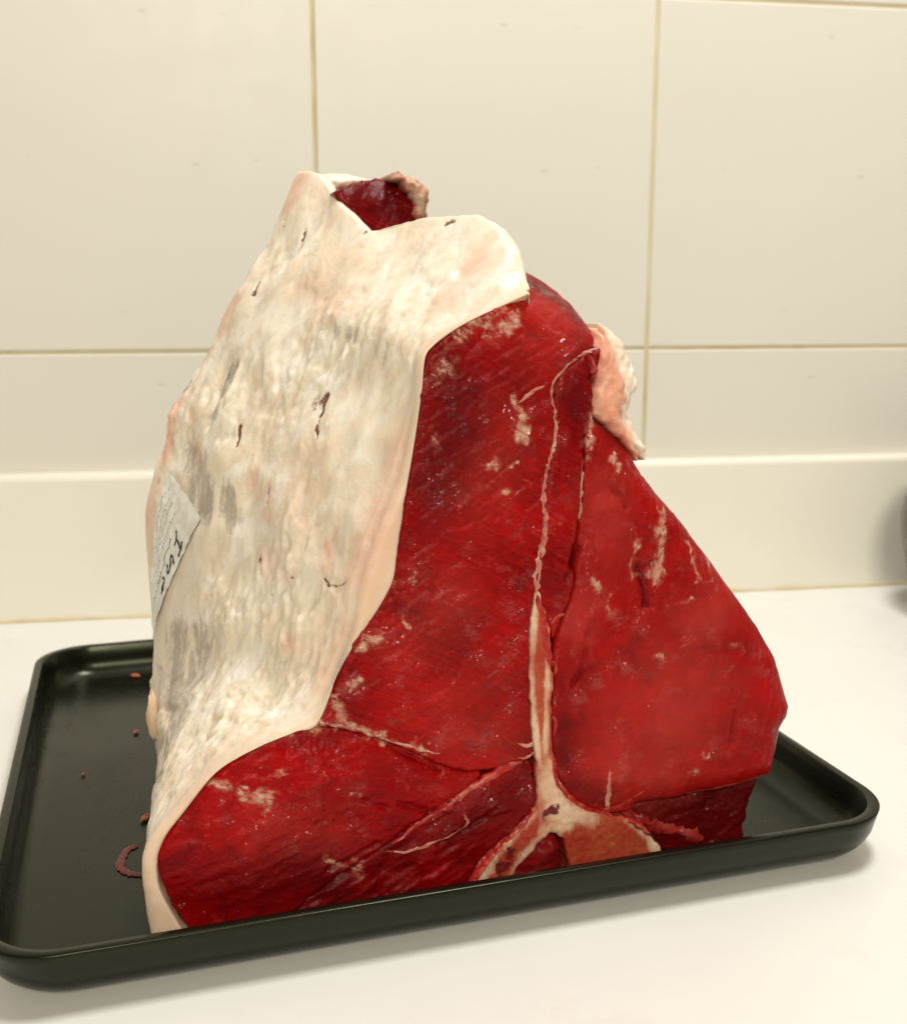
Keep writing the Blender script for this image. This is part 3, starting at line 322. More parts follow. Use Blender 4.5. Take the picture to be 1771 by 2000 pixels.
# ================= the black tray =================
def tray_mat():
    k = NT('black_anodised_metal'); n = k.noise(9, 5, 0.65); s = k.noise(60, 5, 0.7)
    c = k.mix(k.ramp(n, [(0.3, 0), (0.7, 1)]), (0.004, 0.0045, 0.0025), (0.007, 0.0075, 0.004))
    c = k.mix(k.ramp(s, [(0.60, 0), (0.78, 0.4)]), c, (0.030, 0.020, 0.008))
    c = k.mix(k.ramp(k.noise(260, 3, 0.6), [(0.745, 0), (0.775, 0.55)]), c, (0.16, 0.15, 0.10))
    c = k.mix(k.ramp(k.noise(1.0, 2, 0.5, k.mapping((30, 900, 900), (0, 0, -YAW))), [(0.74, 0), (0.78, 0.25)]), c, (0.12, 0.11, 0.08))
    k.set('Base Color', c); k.set('Roughness', k.ramp(k.noise(22, 5, 0.65), [(0.3, 0.20), (0.7, 0.32)])); k.set('Specular IOR Level', 0.30); k.set('Specular Tint', (0.92, 0.96, 0.66, 1.0))
    k.set('Normal', k.bump(k.noise(500, 3), 0.06, 0.0003)); return k.m
MTR = tray_mat()
TU0, TU1, TN0, TN1, TH = -0.0662, 0.3380, 0.3805, 0.7580, 0.025
def rrect(inset, rad, n=14):
    x0, x1, y0, y1 = TU0 + inset, TU1 - inset, TN0 + inset, TN1 - inset; pts = []
    for cx, cy, a0 in ((x1 - rad, y1 - rad, 0), (x0 + rad, y1 - rad, 90), (x0 + rad, y0 + rad, 180), (x1 - rad, y0 + rad, 270)):
        for i in range(n + 1):
            a = math.radians(a0 + 90 * i / n); pts.append((cx + rad * math.cos(a), cy + rad * math.sin(a)))
    out = []
    for i in range(len(pts)):          # subdivide the long sides too
        a = np.array(pts[i]); b = np.array(pts[(i + 1) % len(pts)]); out.append(a)
        if np.linalg.norm(b - a) > 0.05:
            for q in range(1, 12): out.append(a + (b - a) * q / 12)
    return np.array(out)
R0 = 0.032
prof = [(0.075, FLOOR - 0.0004), (0.035, FLOOR - 0.0004), (0.0210, FLOOR - 0.0003)]
prof += [(0.0066 + 0.0130 * (1 - math.sin(a)), FLOOR + 0.0130 * (1 - math.cos(a))) for a in np.linspace(0.05, math.pi / 2, 12)]
prof += [(0.0048, TH - 0.0005), (0.0044, TH), (0.0006, TH), (0.0001, TH - 0.0005), (0.0008, TH - 0.004)]
prof += [(0.0014 + 0.0185 * (1 - math.cos(a)), 0.0192 - 0.0189 * math.sin(a)) for a in np.linspace(0.1, math.pi / 2, 9)]
prof += [(0.06, 0.0003)]
V = []
for ins, z in prof:
    for (x, y) in rrect(ins, max(0.006, R0 - ins * 0.45)): V.append(x * E1 + y * E2 + EZ * z)
nc = len(rrect(0, R0)); faces = grid_faces(len(prof), nc, True)
faces += [tuple(range(nc))[::-1], tuple(range((len(prof) - 1) * nc, len(prof) * nc))]
tray = mesh_obj('baking_tray', V, faces, MTR); fix_normals(tray); tag(tray, 'black metal tray with rounded corners holding the raw beef', 'tray')

# ================= the beef =================
beef = link(bpy.data.objects.new('beef_joint', None)); beef.location = W(0.13, 0.0, 0.07).tolist()
beef.empty_display_size = 0.05
tag(beef, 'large raw T-bone beef joint with thick white fat, standing on the black tray', 'meat')
def bpart(name, P, faces, mat, attrs=None, parent=None):
    par = parent or beef; base = np.array(beef.location)
    return mesh_obj(name, np.asarray(P) - base, faces, mat, par, True, attrs)
def warp(u, z, amp=0.0007, sc=220):
    p = np.stack([u * sc, z * sc, np.zeros_like(u)], -1); return u + amp * fbm(p, 2), z + amp * fbm(p + 31.7, 2)
def painted(u, z, kinds):
    r = np.zeros(u.shape); P = np.stack([u, z], -1); fine = 'groove' not in kinds and 'cream' not in kinds
    if fine and u.size:
        p3 = np.stack([u, z, 0 * u], -1); P = P + np.stack([fbm(p3 * 170, 3), fbm(p3 * 170 + 9.1, 3)], -1) * 0.0026
    for kd, w, s, pts in PAINT:
        if kd in kinds:
            dd = line_dist(chaikin(pts, 2, False) if len(pts) > 2 else pts, P)
            r = np.maximum(r, s * np.exp(-(dd / (w * (1.15 if fine else 0.95))) ** 2))
    return r
SURF = {}
def face_depth(key, u, z, sd, cfg):
    R = cfg.get('R', 0.003); base = cfg.get('base', 0.0); bul = cfg.get('bulge', 0.003); br = cfg.get('brad', 0.03)
    s = np.clip(sd, 0, R); edge = R - np.sqrt(np.maximum(R * R - (R - s) ** 2, 0))
    d = base + edge * cfg.get('edge', 1.0) - bul * (1 - np.exp(-np.clip(sd, 0, 1) / br))
    p = np.stack([u, z, np.full_like(u, cfg.get('seed', 0.0))], -1)
    ca, sa = math.cos(cfg.get('ang', 0)), math.sin(cfg.get('ang', 0))
    q = np.stack([(u * ca + z * sa) * 60, (-u * sa + z * ca) * 260, np.full_like(u, cfg.get('seed', 0.0))], -1)
    d = d - cfg.get('n1', 0.0016) * fbm(p * 32, 3) - cfg.get('n2', 0.00045) * fbm(q, 3) - 0.00022 * fbm(p * 420, 2)
    d = d + 0.0042 * painted(u, z, ('groove',)) ** 1.3 * np.clip(0.75 + 0.9 * fbm(p * 130, 2), 0, 1.3) - 0.0005 * painted(u, z, ('fat',)) - 0.0011 * painted(u, z, ('bumpy',)) * fbm(p * 430, 2)
    if 'extra' in cfg: d = d + cfg['extra'](u, z)
    return d
def face_part(name, key, mat, cfg, step=0.0007, hole=None, skirt=(0.002, 0.006, 0.014, 0.035), parent=None):
    poly = chaikin(PARTS[key], 2)
    lo = poly.min(0) - 0.003; hi = poly.max(0) + 0.003
    us_ = np.arange(lo[0], hi[0], step); zs = np.arange(max(lo[1], FLOOR + 0.0002), hi[1], step)
    U, Z = np.meshgrid(us_, zs, indexing='ij'); nu, nz = U.shape
    def sdf(a, b):
        wa, wb = warp(a, b, cfg.get('rag', 0.0006)); s = poly_sd(wa, wb, poly)
        if hole is not None: s = np.minimum(s, -poly_sd(wa, wb, chaikin(PARTS[hole], 2)))
        return s
    sd = sdf(U, Z); g = np.stack(np.gradient(sd, step), -1); g /= np.maximum(np.linalg.norm(g, axis=-1, keepdims=True), 1e-6)
    keep = sd > -step * 1.05
    out = keep & (sd < 0); U = np.where(out, U - sd * g[..., 0], U); Z = np.where(out, Z - sd * g[..., 1], Z); Z = np.maximum(Z, FLOOR + 0.0002)
    sd = np.maximum(sd, 0)
    cell = keep[:-1, :-1] & keep[1:, :-1] & keep[:-1, 1:] & keep[1:, 1:]
    idx = np.arange(nu * nz).reshape(nu, nz); ci, cj = np.nonzero(cell)
    quads = np.stack([idx[ci, cj], idx[ci + 1, cj], idx[ci + 1, cj + 1], idx[ci, cj + 1]], 1)
    used = np.unique(quads); remap = np.full(nu * nz, -1); remap[used] = np.arange(len(used)); quads = remap[quads]
    u = U.ravel()[used]; z = Z.ravel()[used]; s_ = sd.ravel()[used]
    d = face_depth(key, u, z, s_, cfg)
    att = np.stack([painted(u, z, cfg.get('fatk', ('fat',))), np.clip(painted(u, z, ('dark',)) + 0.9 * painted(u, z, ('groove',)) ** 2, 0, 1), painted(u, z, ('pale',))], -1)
    att2 = np.stack([0 * u, 0 * u, painted(u, z, ('spot',))], -1)
    V = [np.stack([u, z, d], -1)]; A = [att]; A2 = [att2]; F = [tuple(q) for q in quads.tolist()]
    # skirt running back from the boundary
    ec = {}
    for q in quads.tolist():
        for a, b in zip(q, q[1:] + q[:1]):
            if (b, a) in ec: del ec[(b, a)]
            else: ec[(a, b)] = 1
    bv = sorted({a for e in ec for a in e}); bi = {v: i for i, v in enumerate(bv)}; prev = {v: v for v in bv}; n0 = len(u)
    bvA = np.array(bv); cu, cz = u[bvA], z[bvA]
    for s in skirt:
        V.append(np.stack([cu, cz, d[bvA] + s], -1)); A.append(att[bvA] * 0.5); A2.append(att2[bvA] * 0); cur = {v: n0 + bi[v] for v in bv}
        for (a, b) in ec: F.append((prev[b], prev[a], cur[a], cur[b]))
        prev = cur; n0 += len(bv)
    V = np.vstack(V); P = W(V[:, 0], V[:, 1], V[:, 2])
    SURF[key] = (poly, cfg)
    return bpart(name, P, F, mat, {'paint': np.vstack(A), 'paint2': np.vstack(A2)}, parent)
def surf_depth(u, z):
    best = np.full(u.shape, 1e3)
    for key in ('loin', 'rump', 'lower', 'bone', 'psoas', 'tenderloin', 'side'):
        if key not in SURF: continue
        poly, cfg = SURF[key]; sd = poly_sd(u, z, poly); d = face_depth(key, u, z, np.maximum(sd, 0), cfg)
        best = np.where(sd > -0.0005, np.minimum(best, d), best)
    return np.where(best > 1, 0.002, best)

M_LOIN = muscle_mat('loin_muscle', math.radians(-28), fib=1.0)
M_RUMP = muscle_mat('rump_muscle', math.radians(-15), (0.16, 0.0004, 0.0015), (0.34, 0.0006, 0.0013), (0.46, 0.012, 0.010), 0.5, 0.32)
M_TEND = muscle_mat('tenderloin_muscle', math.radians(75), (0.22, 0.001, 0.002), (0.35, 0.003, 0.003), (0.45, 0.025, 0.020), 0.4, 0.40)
M_SHADED = muscle_mat('shaded_muscle', math.radians(-30), (0.04, 0.0008, 0.0015), (0.11, 0.0012, 0.002), (0.26, 0.014, 0.010), 0.5, 0.30)  # dark red tissue under the tenderloin, with the shade there mixed into its colour
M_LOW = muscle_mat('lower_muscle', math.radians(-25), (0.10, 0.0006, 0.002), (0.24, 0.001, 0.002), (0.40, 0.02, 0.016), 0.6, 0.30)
M_KID = fat_mat('kidney_fat', (0.98, 0.74, 0.66)); M_FAT = fat_mat('beef_fat'); M_BONE = bone_mat()
def loin_extra(u, z):
    # the far top corner of the loin rounds away behind the fat tip
    a = np.array(PARTS['loin'][3]); b = np.array(PARTS['loin'][12]); t = (b - a) / np.linalg.norm(b - a); nrm = np.array([-t[1], t[0]])
    s = np.clip((u - a[0]) * nrm[0] + (z - a[1]) * nrm[1] + 0.016, 0, 1)
    return 32.0 * s ** 2
def tend_extra(u, z):
    # the free right and under side of the tenderloin rounds away from the cut
    s = line_dist(np.array(PARTS['tenderloin'][1:20]), np.stack([u, z], -1).reshape(-1, 2)).reshape(u.shape); R2 = 0.015; s = np.clip(s, 0, R2)
    return 0.8 * (R2 - np.sqrt(np.maximum(R2 * R2 - (R2 - s) ** 2, 0)))
face_part('loin_muscle', 'loin', M_LOIN, dict(R=0.0012, bulge=0.0022, n1=0.0016, n2=0.0006, ang=math.radians(28), extra=loin_extra, seed=1.0), skirt=(0.002, 0.006, 0.013))
face_part('rump_muscle', 'rump', M_RUMP, dict(R=0.0018, bulge=0.0045, n1=0.002, n2=0.0004, ang=math.radians(15), seed=2.0, base=0.001), skirt=(0.002, 0.005, 0.011))
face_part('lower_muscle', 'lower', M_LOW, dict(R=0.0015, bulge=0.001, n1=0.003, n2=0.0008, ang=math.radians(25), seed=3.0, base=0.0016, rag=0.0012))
bone = face_part('bone', 'bone', M_BONE, dict(R=0.0008, bulge=0.0002, n1=0.0003, n2=0.0001, seed=4.0, base=0.0004, rag=0.0009, fatk=('cream',)), hole='notch')
M_RAG = muscle_mat('ragged_meat', 0.3, (0.12, 0.002, 0.004), (0.26, 0.006, 0.008), (0.40, 0.05, 0.04), 0.2, 0.30)
face_part('spinal_canal', 'notch', M_RAG, dict(R=0.002, bulge=0.002, n1=0.006, n2=0.001, seed=5.0, base=0.0075), skirt=(0.01,), parent=bone)
face_part('psoas_muscle', 'psoas', M_LOIN, dict(R=0.002, bulge=0.0012, n1=0.0016, n2=0.0004, ang=math.radians(80), seed=6.0, base=0.0008))
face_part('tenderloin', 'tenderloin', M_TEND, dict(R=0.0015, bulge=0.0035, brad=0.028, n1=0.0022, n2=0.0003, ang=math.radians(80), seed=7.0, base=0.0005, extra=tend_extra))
face_part('side_muscle', 'side', M_SHADED, dict(R=0.004, bulge=0.001, n1=0.004, n2=0.0006, ang=0.2, seed=8.0, base=0.0105, rag=0.0014))

# seams, torn strips and spurs drawn over the cut face as real ribbons
M_FLINE = simple_mat('pale_membrane', [(0.36, 0.05, 0.04), (0.50, 0.18, 0.13), (0.60, 0.34, 0.25)], 160, 0.42, 0.3, 400, 0.0004, 0.4, 0.1)
M_PLINE = simple_mat('pink_membrane', [(0.26, 0.002, 0.002), (0.40, 0.012, 0.008), (0.50, 0.11, 0.07)], 210, 0.36, 0.4, 350, 0.0005, 0.4, 0.1)
M_RLINE = simple_mat('torn_red_meat', [(0.20, 0.004, 0.005), (0.36, 0.02, 0.018), (0.46, 0.09, 0.06)], 110, 0.30, 0.5, 300, 0.0008)
MS = dict(fatline=M_FLINE, pinkline=M_PLINE, redline=M_RLINE)
for si, (nm, kd, ws, pts) in enumerate(SEAMS):
    C_ = chaikin(pts, 3, False); seg = np.r_[0, np.cumsum(np.linalg.norm(np.diff(C_, axis=0), axis=1))]; n = max(8, int(seg[-1] / 0.0007)); t = np.linspace(0, seg[-1], n)
    cu = np.interp(t, seg, C_[:, 0]); cz = np.interp(t, seg, C_[:, 1]); tx = np.gradient(cu); tz = np.gradient(cz); tl = np.hypot(tx, tz); nx, nz_ = -tz / tl, tx / tl
    q = np.stack([t * 260, np.full(n, si * 3.1), np.zeros(n)], -1)
    wob = 0.0006 * fbm(q * 0.6, 2); cu = cu + nx * wob; cz = cz + nz_ * wob
    jk = 0.35 if kd == 'pinkline' else 0.9; w = np.interp(np.linspace(0, 1, n), np.linspace(0, 1, len(ws)), ws) * (1.0 + (0.25 if kd == 'pinkline' else 0.55) * fbm(q * (0.5 if kd == 'pinkline' else 1.0), 3)); ends = np.clip(np.minimum(t, seg[-1] - t) / 0.002, 0.12, 1); w = np.maximum(w * ends, 0.00012)
    V = []; K = 7
    for j in range(K):
        a = -1 + 2 * j / (K - 1); jag = 1 + (jk * fbm(q * 1.3 + j * 5.0, 3) if j in (0, K - 1) else 0.25 * fbm(q + j, 2))
        uu = cu + nx * w * a * jag; zz = np.maximum(cz + nz_ * w * a * jag, FLOOR + 0.0002); dd = surf_depth(uu, zz)
        lift = np.minimum(w, 0.0022) * (1 - a * a) * (0.8 if kd == 'redline' else 0.10 if kd == 'fatline' else 0.03) + 0.00012 - 0.0004 * (abs(a) > 0.9)
        V.append(W(uu, zz, dd - lift - (0.00008 if kd == 'pinkline' else 0.0004) * fbm(q * 2 + j * 2.0, 2)))
    o = bpart(nm, np.stack(V, 1).reshape(-1, 3), grid_faces(n, K), MS[kd])

# ---------------- fat cap ----------------
NTT = 400; tt = np.linspace(0, 1, NTT)
Fc = catmull(CAP['ft'], CAP['f'], tt); Mc = catmull(CAP['mt'], CAP['m'], tt)
rows_q, rows_d, cutw = [], [], []
inw = Mc - Fc; il = np.linalg.norm(inw, axis=1, keepdims=True); inn = inw / np.maximum(il, 1e-6)
rows_q += [Mc + inn * 0.003, Mc + inn * 0.0012]; rows_d += [0.006, 0.0026]; cutw += [1, 1]
RC = 0.0042; fr = np.minimum(1.0, RC / np.maximum(il, 1e-6))
for a in np.linspace(0, 0.85, 7): rows_q.append(Mc + (Fc + inw * fr - Mc) * a); rows_d.append(0.0004 * (1 - a)); cutw.append(1)
for th in np.linspace(0.1, math.pi / 2, 7):
    rows_q.append(Fc + inw * fr * (1 - math.sin(th))); rows_d.append(RC * (1 - math.cos(th))); cutw.append(1 - 0.55 * smooth(0.3, 1.4, th))
dcol = np.linspace(RC + 0.0006, LEN, 190)
for d in dcol: rows_q.append(cap_curve(tt, np.full(NTT, d))); rows_d.append(d); cutw.append(0.45 * (1 - smooth(0.004, 0.016, d)))
cen = np.array([0.14, 0.10])
for f_, dx in ((0.01, 0.004), (0.035, 0.008), (0.08, 0.011), (0.16, 0.013), (0.3, 0.014)):
    q0 = rows_q[6 + 2 + 7 + 189 + 1 - 1] if False else cap_curve(tt, np.full(NTT, LEN)); rows_q.append(q0 + (cen - q0) * f_); rows_d.append(LEN + dx); cutw.append(0)
Q = np.array(rows_q); D = np.array(rows_d)[:, None] * np.ones(NTT); CW = np.array(cutw)[:, None] * np.ones(NTT)
# roll over the top edge
NR = 14; roll = []
for k in range(1, NR + 1):
    ph = math.radians(170) * k / NR; r = 0.0065; off = np.array([r * math.sin(ph) + 0.002 * k / NR, r * (math.cos(ph) - 1)])
    if k == NR: off = off + np.array([0.0, -0.010])
    roll.append(Q[:, -1, :] + off * (0.05 + 0.95 * smooth(0.002, 0.022, D[:, -1]))[:, None])
Q = np.concatenate([Q, np.stack(roll, 1)], 1); D = np.concatenate([D, np.repeat(D[:, -1:], NR, 1)], 1); CW = np.concatenate([CW, np.repeat(CW[:, -1:], NR, 1)], 1)
P = W(Q[..., 0], Q[..., 1], D)
def grid_normals(P):
    a = np.gradient(P, axis=0); b = np.gradient(P, axis=1); n = np.cross(a, b); return n / np.maximum(np.linalg.norm(n, axis=-1, keepdims=True), 1e-9)
Nn = grid_normals(P)
if (Nn[100, 200] @ E1) > 0: Nn = -Nn
p3 = np.stack([Q[..., 0], Q[..., 1], D], -1)
ca, sa = math.cos(math.radians(58)), math.sin(math.radians(58))
pr = np.stack([(p3[..., 0] * ca + p3[..., 1] * sa), (-p3[..., 0] * sa + p3[..., 1] * ca), p3[..., 2]], -1)
rough_w = smooth(-0.45, 0.25, fbm(p3 * 18 + 3, 2)) * (1 - 0.7 * smooth(0.82, 0.95, np.linspace(0, 1, NTT + NR))[None, :]); lump = 0.0042 * fbm(p3 * 20, 2) + 0.0016 * fbm(pr * np.array([40, 90, 80]), 2)
rid = 1 - np.abs(fbm(pr * np.array([60, 160, 140]) + 5, 3)); lump = lump + 0.0013 * (rid - 0.7) * rough_w
st = fbm(pr * np.array([80, 170, 170]) + 11, 2); lump = lump + (0.0008 * np.tanh(st * 5) + 0.00018 * fbm(p3 * 400, 2)) * rough_w
fade = smooth(0.0, 0.016, D) * 0.92 + 0.08
flat = CAP['ft']
lump = lump * fade * (1 - 0.35 * smooth(0.8, 1.0, np.linspace(0, 1.0, NTT + NR))[None, :])
tcol = np.r_[tt, np.ones(NR)][None, :]; lt = np.array(LABEL)
lmask = smooth(lt[:, 0].min() - 0.05, lt[:, 0].min(), tcol) * (1 - smooth(lt[:, 0].max(), lt[:, 0].max() + 0.05, tcol)) * smooth(lt[:, 1].min() - 0.012, lt[:, 1].min(), D)
lump = lump * (1 - 0.9 * lmask)
fl = p3.reshape(-1, 3)
def capp(kinds):
    r = np.zeros(len(fl))
    for kd, w, s, pts in CAPPAINT:
        if kd in kinds: dd = line_dist(np.array(pts), fl); r = np.maximum(r, s * np.clip(1.35 - dd / (w * 1.2), 0, 1))
    return r
brown = capp(('brown',)); grey = capp(('grey',)); pink = capp(('pink',)); black = capp(('black',))
P = P + Nn * (lump - 0.0010 * (brown + black).reshape(lump.shape) ** 1.5 - 0.0012 * grey.reshape(lump.shape))[..., None]
P[..., 2] = np.maximum(P[..., 2], FLOOR + 0.0002)
CAPN = Nn
fat = bpart('fat_cap', P.reshape(-1, 3), grid_faces(P.shape[0], P.shape[1]), M_FAT,
            {'paint': np.stack([grey, brown, pink], -1), 'paint2': np.stack([black, CW.ravel(), 0 * black], -1)})
fix_normals(fat)

# ---------------- other fat and the far end ----------------
def lump_part(name, key, mat, d0, back, seed, bul=0.006, n1=0.006, R=0.006, rag=0.0012, pv=(0.0, 0.0, 0.0), tilt=0.0, tiltz=0.0):
    poly = chaikin(PARTS[key], 2); c = poly.mean(0)
    cfg = dict(R=R, bulge=bul, brad=0.01, n1=n1, n2=0.0004, ang=0.9, seed=seed, base=d0, rag=rag, extra=lambda u, z: tilt * (u - c[0]) + tiltz * (z - c[1]), fatk=())
    o = face_part(name, key, mat, cfg, step=0.0008, skirt=(0.002, 0.006, back * 0.5, back)); SURF.pop(key)
    me = o.data; n = len(me.vertices); a = np.ones((n, 4), np.float32); a[:, 0] = 0; a[:, 1] = 0
    co = np.empty(n * 3); me.vertices.foreach_get('co', co); co = co.reshape(-1, 3); a[:, 2] = np.clip(pv[0] + pv[1] * fbm(co * pv[2], 3), 0, 1) if pv[1] else pv[0]
    me.color_attributes['paint'].data.foreach_set('color', a.ravel()); z_ = np.zeros((n, 4), np.float32); me.color_attributes['paint2'].data.foreach_set('color', z_.ravel()); return o
lump_part('kidney_fat', 'kidney', M_KID, 0.006, 0.03, 12.0, 0.006, 0.0032, 0.007, 0.0014, (1.15, 1.3, 90))
lump_part('kidney_fat', 'sheet', M_FAT, 0.024, 0.05, 13.0, 0.005, 0.0022, 0.008, 0.0016, (0.2, 0.8, 60))
lump_part('flank_muscle', 'flank', M_LOW, 0.118, 0.05, 14.0, 0.0015, 0.0042, 0.0015, 0.001, tilt=0.15, tiltz=0.25)
lump_part('end_fat', 'rim', M_FAT, 0.142, 0.03, 15.0, 0.005, 0.003, 0.006, 0.0012, (0.12, 0.3, 60))
lump_part('dried_crust', 'crust', simple_mat('dried_crust', [(0.22, 0.02, 0.015), (0.45, 0.20, 0.12), (0.72, 0.55, 0.40)], 120, 0.5, 0.5, 300, 0.001), 0.116, 0.03, 16.0, 0.004, 0.007, 0.004, 0.0018)
# loose fat flap on the left side
V = []; nf = 18
# ---------------- inner body so the joint is solid from every side ----------------
front = [(0.03, 0.006), (0.035, 0.04), (0.065, 0.062), (0.10, 0.08), (0.108, 0.13), (0.125, 0.18), (0.137, 0.22), (0.155, 0.235), (0.172, 0.235), (0.185, 0.215), (0.19, 0.19), (0.20, 0.17), (0.225, 0.14), (0.255, 0.105), (0.268, 0.075), (0.258, 0.04), (0.245, 0.006), (0.13, 0.006)]
back = [(0.025, 0.006), (0.022, 0.07), (0.026, 0.10), (0.034, 0.14), (0.048, 0.18), (0.07, 0.22), (0.095, 0.255), (0.115, 0.285), (0.135, 0.285), (0.155, 0.265), (0.17, 0.235), (0.18, 0.20), (0.20, 0.16), (0.225, 0.12), (0.24, 0.08), (0.235, 0.04), (0.225, 0.006), (0.13, 0.006)]
Nb = 180
def resamp(p):
    p = np.vstack([p, p[:1]]); out = []
    k = np.linspace(0, len(p) - 1, Nb, endpoint=False); i = k.astype(int); f = (k - i)[:, None]; return p[i] * (1 - f) + p[i + 1] * f
fa, ba = resamp(np.array(front)), resamp(np.array(back)); R_ = []
for d in np.linspace(0.018, LEN + 0.006, 60):
    g = (d - 0.018) / (LEN - 0.012); q = fa * (1 - g) + ba * g
    R_.append(np.column_stack([q, np.full(Nb, d)]))
for f_, dx in ((0.04, 0.004), (0.12, 0.008), (0.3, 0.010), (0.6, 0.011), (0.97, 0.011)):
    q = ba + (ba.mean(0) - ba) * f_; R_.append(np.column_stack([q, np.full(Nb, LEN + 0.006 + dx)]))
R_ = np.array(R_); cc = R_[..., :2].mean(1, keepdims=True); amp = 0.03 * fbm(R_ * 30, 3); R_[..., :2] += (R_[..., :2] - cc) * amp[..., None]; R_[..., 1] = np.maximum(R_[..., 1], FLOOR + 0.0003)
Pc = W(R_[..., 0], R_[..., 1], R_[..., 2]); core = bpart('inner_body', Pc.reshape(-1, 3), grid_faces(len(R_), Nb, True), M_RAG, {'paint': np.zeros((Pc.size // 3, 3)), 'paint2': np.zeros((Pc.size // 3, 3))}); fix_normals(core)

# ---------------- paper label stuck to the fat ----------------
c00, c10, c11, c01 = [np.array(x) for x in LABEL]
NA, NB_ = 70, 40
aa, bb = np.meshgrid(np.linspace(0, 1, NA), np.linspace(0, 1, NB_), indexing='ij')
def label_pt(a, b, lift):
    # a runs down the label, b across it
    td = (c00 * (1 - a)[..., None] + c01 * a[..., None]) * (1 - b)[..., None] + (c10 * (1 - a)[..., None] + c11 * a[..., None]) * b[..., None]
    t, d = td[..., 0], td[..., 1]; e = 1e-3
    def S(t, d):
        q = cap_curve(t, d); return W(q[..., 0], q[..., 1], d)
    p = S(t, d); n = np.cross(S(t + e, d) - p, S(t, d + e * 0.1) - p); n /= np.linalg.norm(n, axis=-1, keepdims=True)
    s = np.sign((n @ -E1))[..., None]; q = np.stack([a * 5, b * 3, 0 * a], -1)
    return p + n * s * (lift + 0.0010 * np.abs(fbm(q * 1.5, 3)) + 0.0007 * np.abs(np.sin(b * 11 + 4 * a + 2 * noise3(q))))[..., None]
lab = mesh_obj('paper_label', label_pt(aa, bb, 0.0010).reshape(-1, 3), grid_faces(NA, NB_), simple_mat('creased_label_paper', [(0.74, 0.71, 0.64), (0.82, 0.80, 0.75)], 30, 0.4, 0.1, 300))
tag(lab, 'crumpled white printed paper label stuck to the left side of the beef fat', 'label')
# print on the label: flat ink strokes laid on the paper
def ink(strokes, name):
    V = []; F = []
    for w, pts in strokes:
        p = chaikin(pts, 1, False) if len(pts) > 2 else np.array(pts, float)
        seg = np.r_[0, np.cumsum(np.linalg.norm(np.diff(p, axis=0), axis=1))]; n = max(3, int(seg[-1] / 0.012)); t = np.linspace(0, seg[-1], n)
        a = np.interp(t, seg, p[:, 0]); b = np.interp(t, seg, p[:, 1]); ta, tb = np.gradient(a), np.gradient(b); l = np.hypot(ta, tb) + 1e-9
        base = len(V)
        L_ = label_pt(a - tb / l * w, b + ta / l * w * 1.6, 0.0012); R2 = label_pt(a + tb / l * w, b - ta / l * w * 1.6, 0.0012)
        for k in range(n): V += [L_[k], R2[k]]
        for k in range(n - 1): F.append((base + 2 * k, base + 2 * k + 1, base + 2 * k + 3, base + 2 * k + 2))
    o = mesh_obj(name, np.array(V), F, simple_mat('black_label_ink', [(0.012, 0.013, 0.02), (0.03, 0.03, 0.04)], 50, 0.5, 0), lab, False); return o
rr = random.Random(11); st_ = []
for (a0, ch) in ((0.20, 'H'), (0.38, '5'), (0.56, '1')):
    g = {'H': [[(0, 0), (0.11, 0.04)], [(0, 0.20), (0.11, 0.24)], [(0.055, 0.02), (0.055, 0.22)]], '5': [[(0.0, 0.22), (0.0, 0.04), (0.05, 0.05), (0.05, 0.2), (0.11, 0.2), (0.11, 0.02)]], '1': [[(0.03, 0.05), (0.0, 0.14), (0.12, 0.16)]]}[ch]
    for pl in g: st_.append((0.011, [(a0 + x, 0.70 + y) for x, y in pl]))
for b0, a1, a2 in ((0.10, 0.10, 0.62), (0.22, 0.14, 0.8), (0.34, 0.12, 0.58), (0.47, 0.16, 0.7), (0.60, 0.62, 0.95)):
    a = a1
    while a < a2:
        ln = rr.uniform(0.008, 0.022)
        st_.append((0.0022, [(a, b0 + rr.uniform(-0.02, 0.02)), (a + ln * 0.5, b0 + rr.uniform(-0.03, 0.03)), (a + ln, b0 + rr.uniform(-0.02, 0.02))])); a += ln + rr.choice([0.006, 0.007, 0.02])
st_.append((0.0035, [(0.30, 0.62), (0.86, 0.64)]))
ink(st_, 'label_print')

# ---------------- scraps in the tray ----------------
def on_tray(u, n, z=FLOOR): return u * E1 + n * E2 + EZ * z
def blob(name, c, ax, sz, mat, seed, parent=None, base=None, rough=0.35):
    """small irregular lump: c centre, ax three axes (world), sz half sizes"""
    V = []; nu_, nv_ = 20, 12
    for j in range(nv_):
        th = math.pi * j / (nv_ - 1)
        for i in range(nu_):
            ph = 2 * math.pi * i / nu_; n = np.array([math.sin(th) * math.cos(ph), math.sin(th) * math.sin(ph), math.cos(th)])
            r = 1 + rough * float(fbm((n * 1.6 + seed)[None], 3)[0]); p = n * r * np.array(sz); V.append(c + ax[0] * p[0] + ax[1] * p[1] + ax[2] * p[2] - (base if base is not None else 0))
    o = mesh_obj(name, np.array(V), grid_faces(nv_, nu_, True), mat, parent); fix_normals(o); return o
M_SCR = simple_mat('meat_scrap', [(0.20, 0.012, 0.008), (0.42, 0.11, 0.05), (0.55, 0.24, 0.14)], 600, 0.4, 0.4, 900, 0.0004)
AX = [E1, E2, EZ]
def rot2(a): return [E1 * math.cos(a) + E2 * math.sin(a), -E1 * math.sin(a) + E2 * math.cos(a), EZ]
tag(blob('meat_scrap', on_tray(-0.0033, 0.7400, FLOOR + 0.0014), rot2(-0.5), (0.0036, 0.0020, 0.0013), M_SCR, 2.0), 'orange scrap of meat at the back of the black tray, on its rising edge', 'meat scrap', 'scraps of meat lying in the tray')
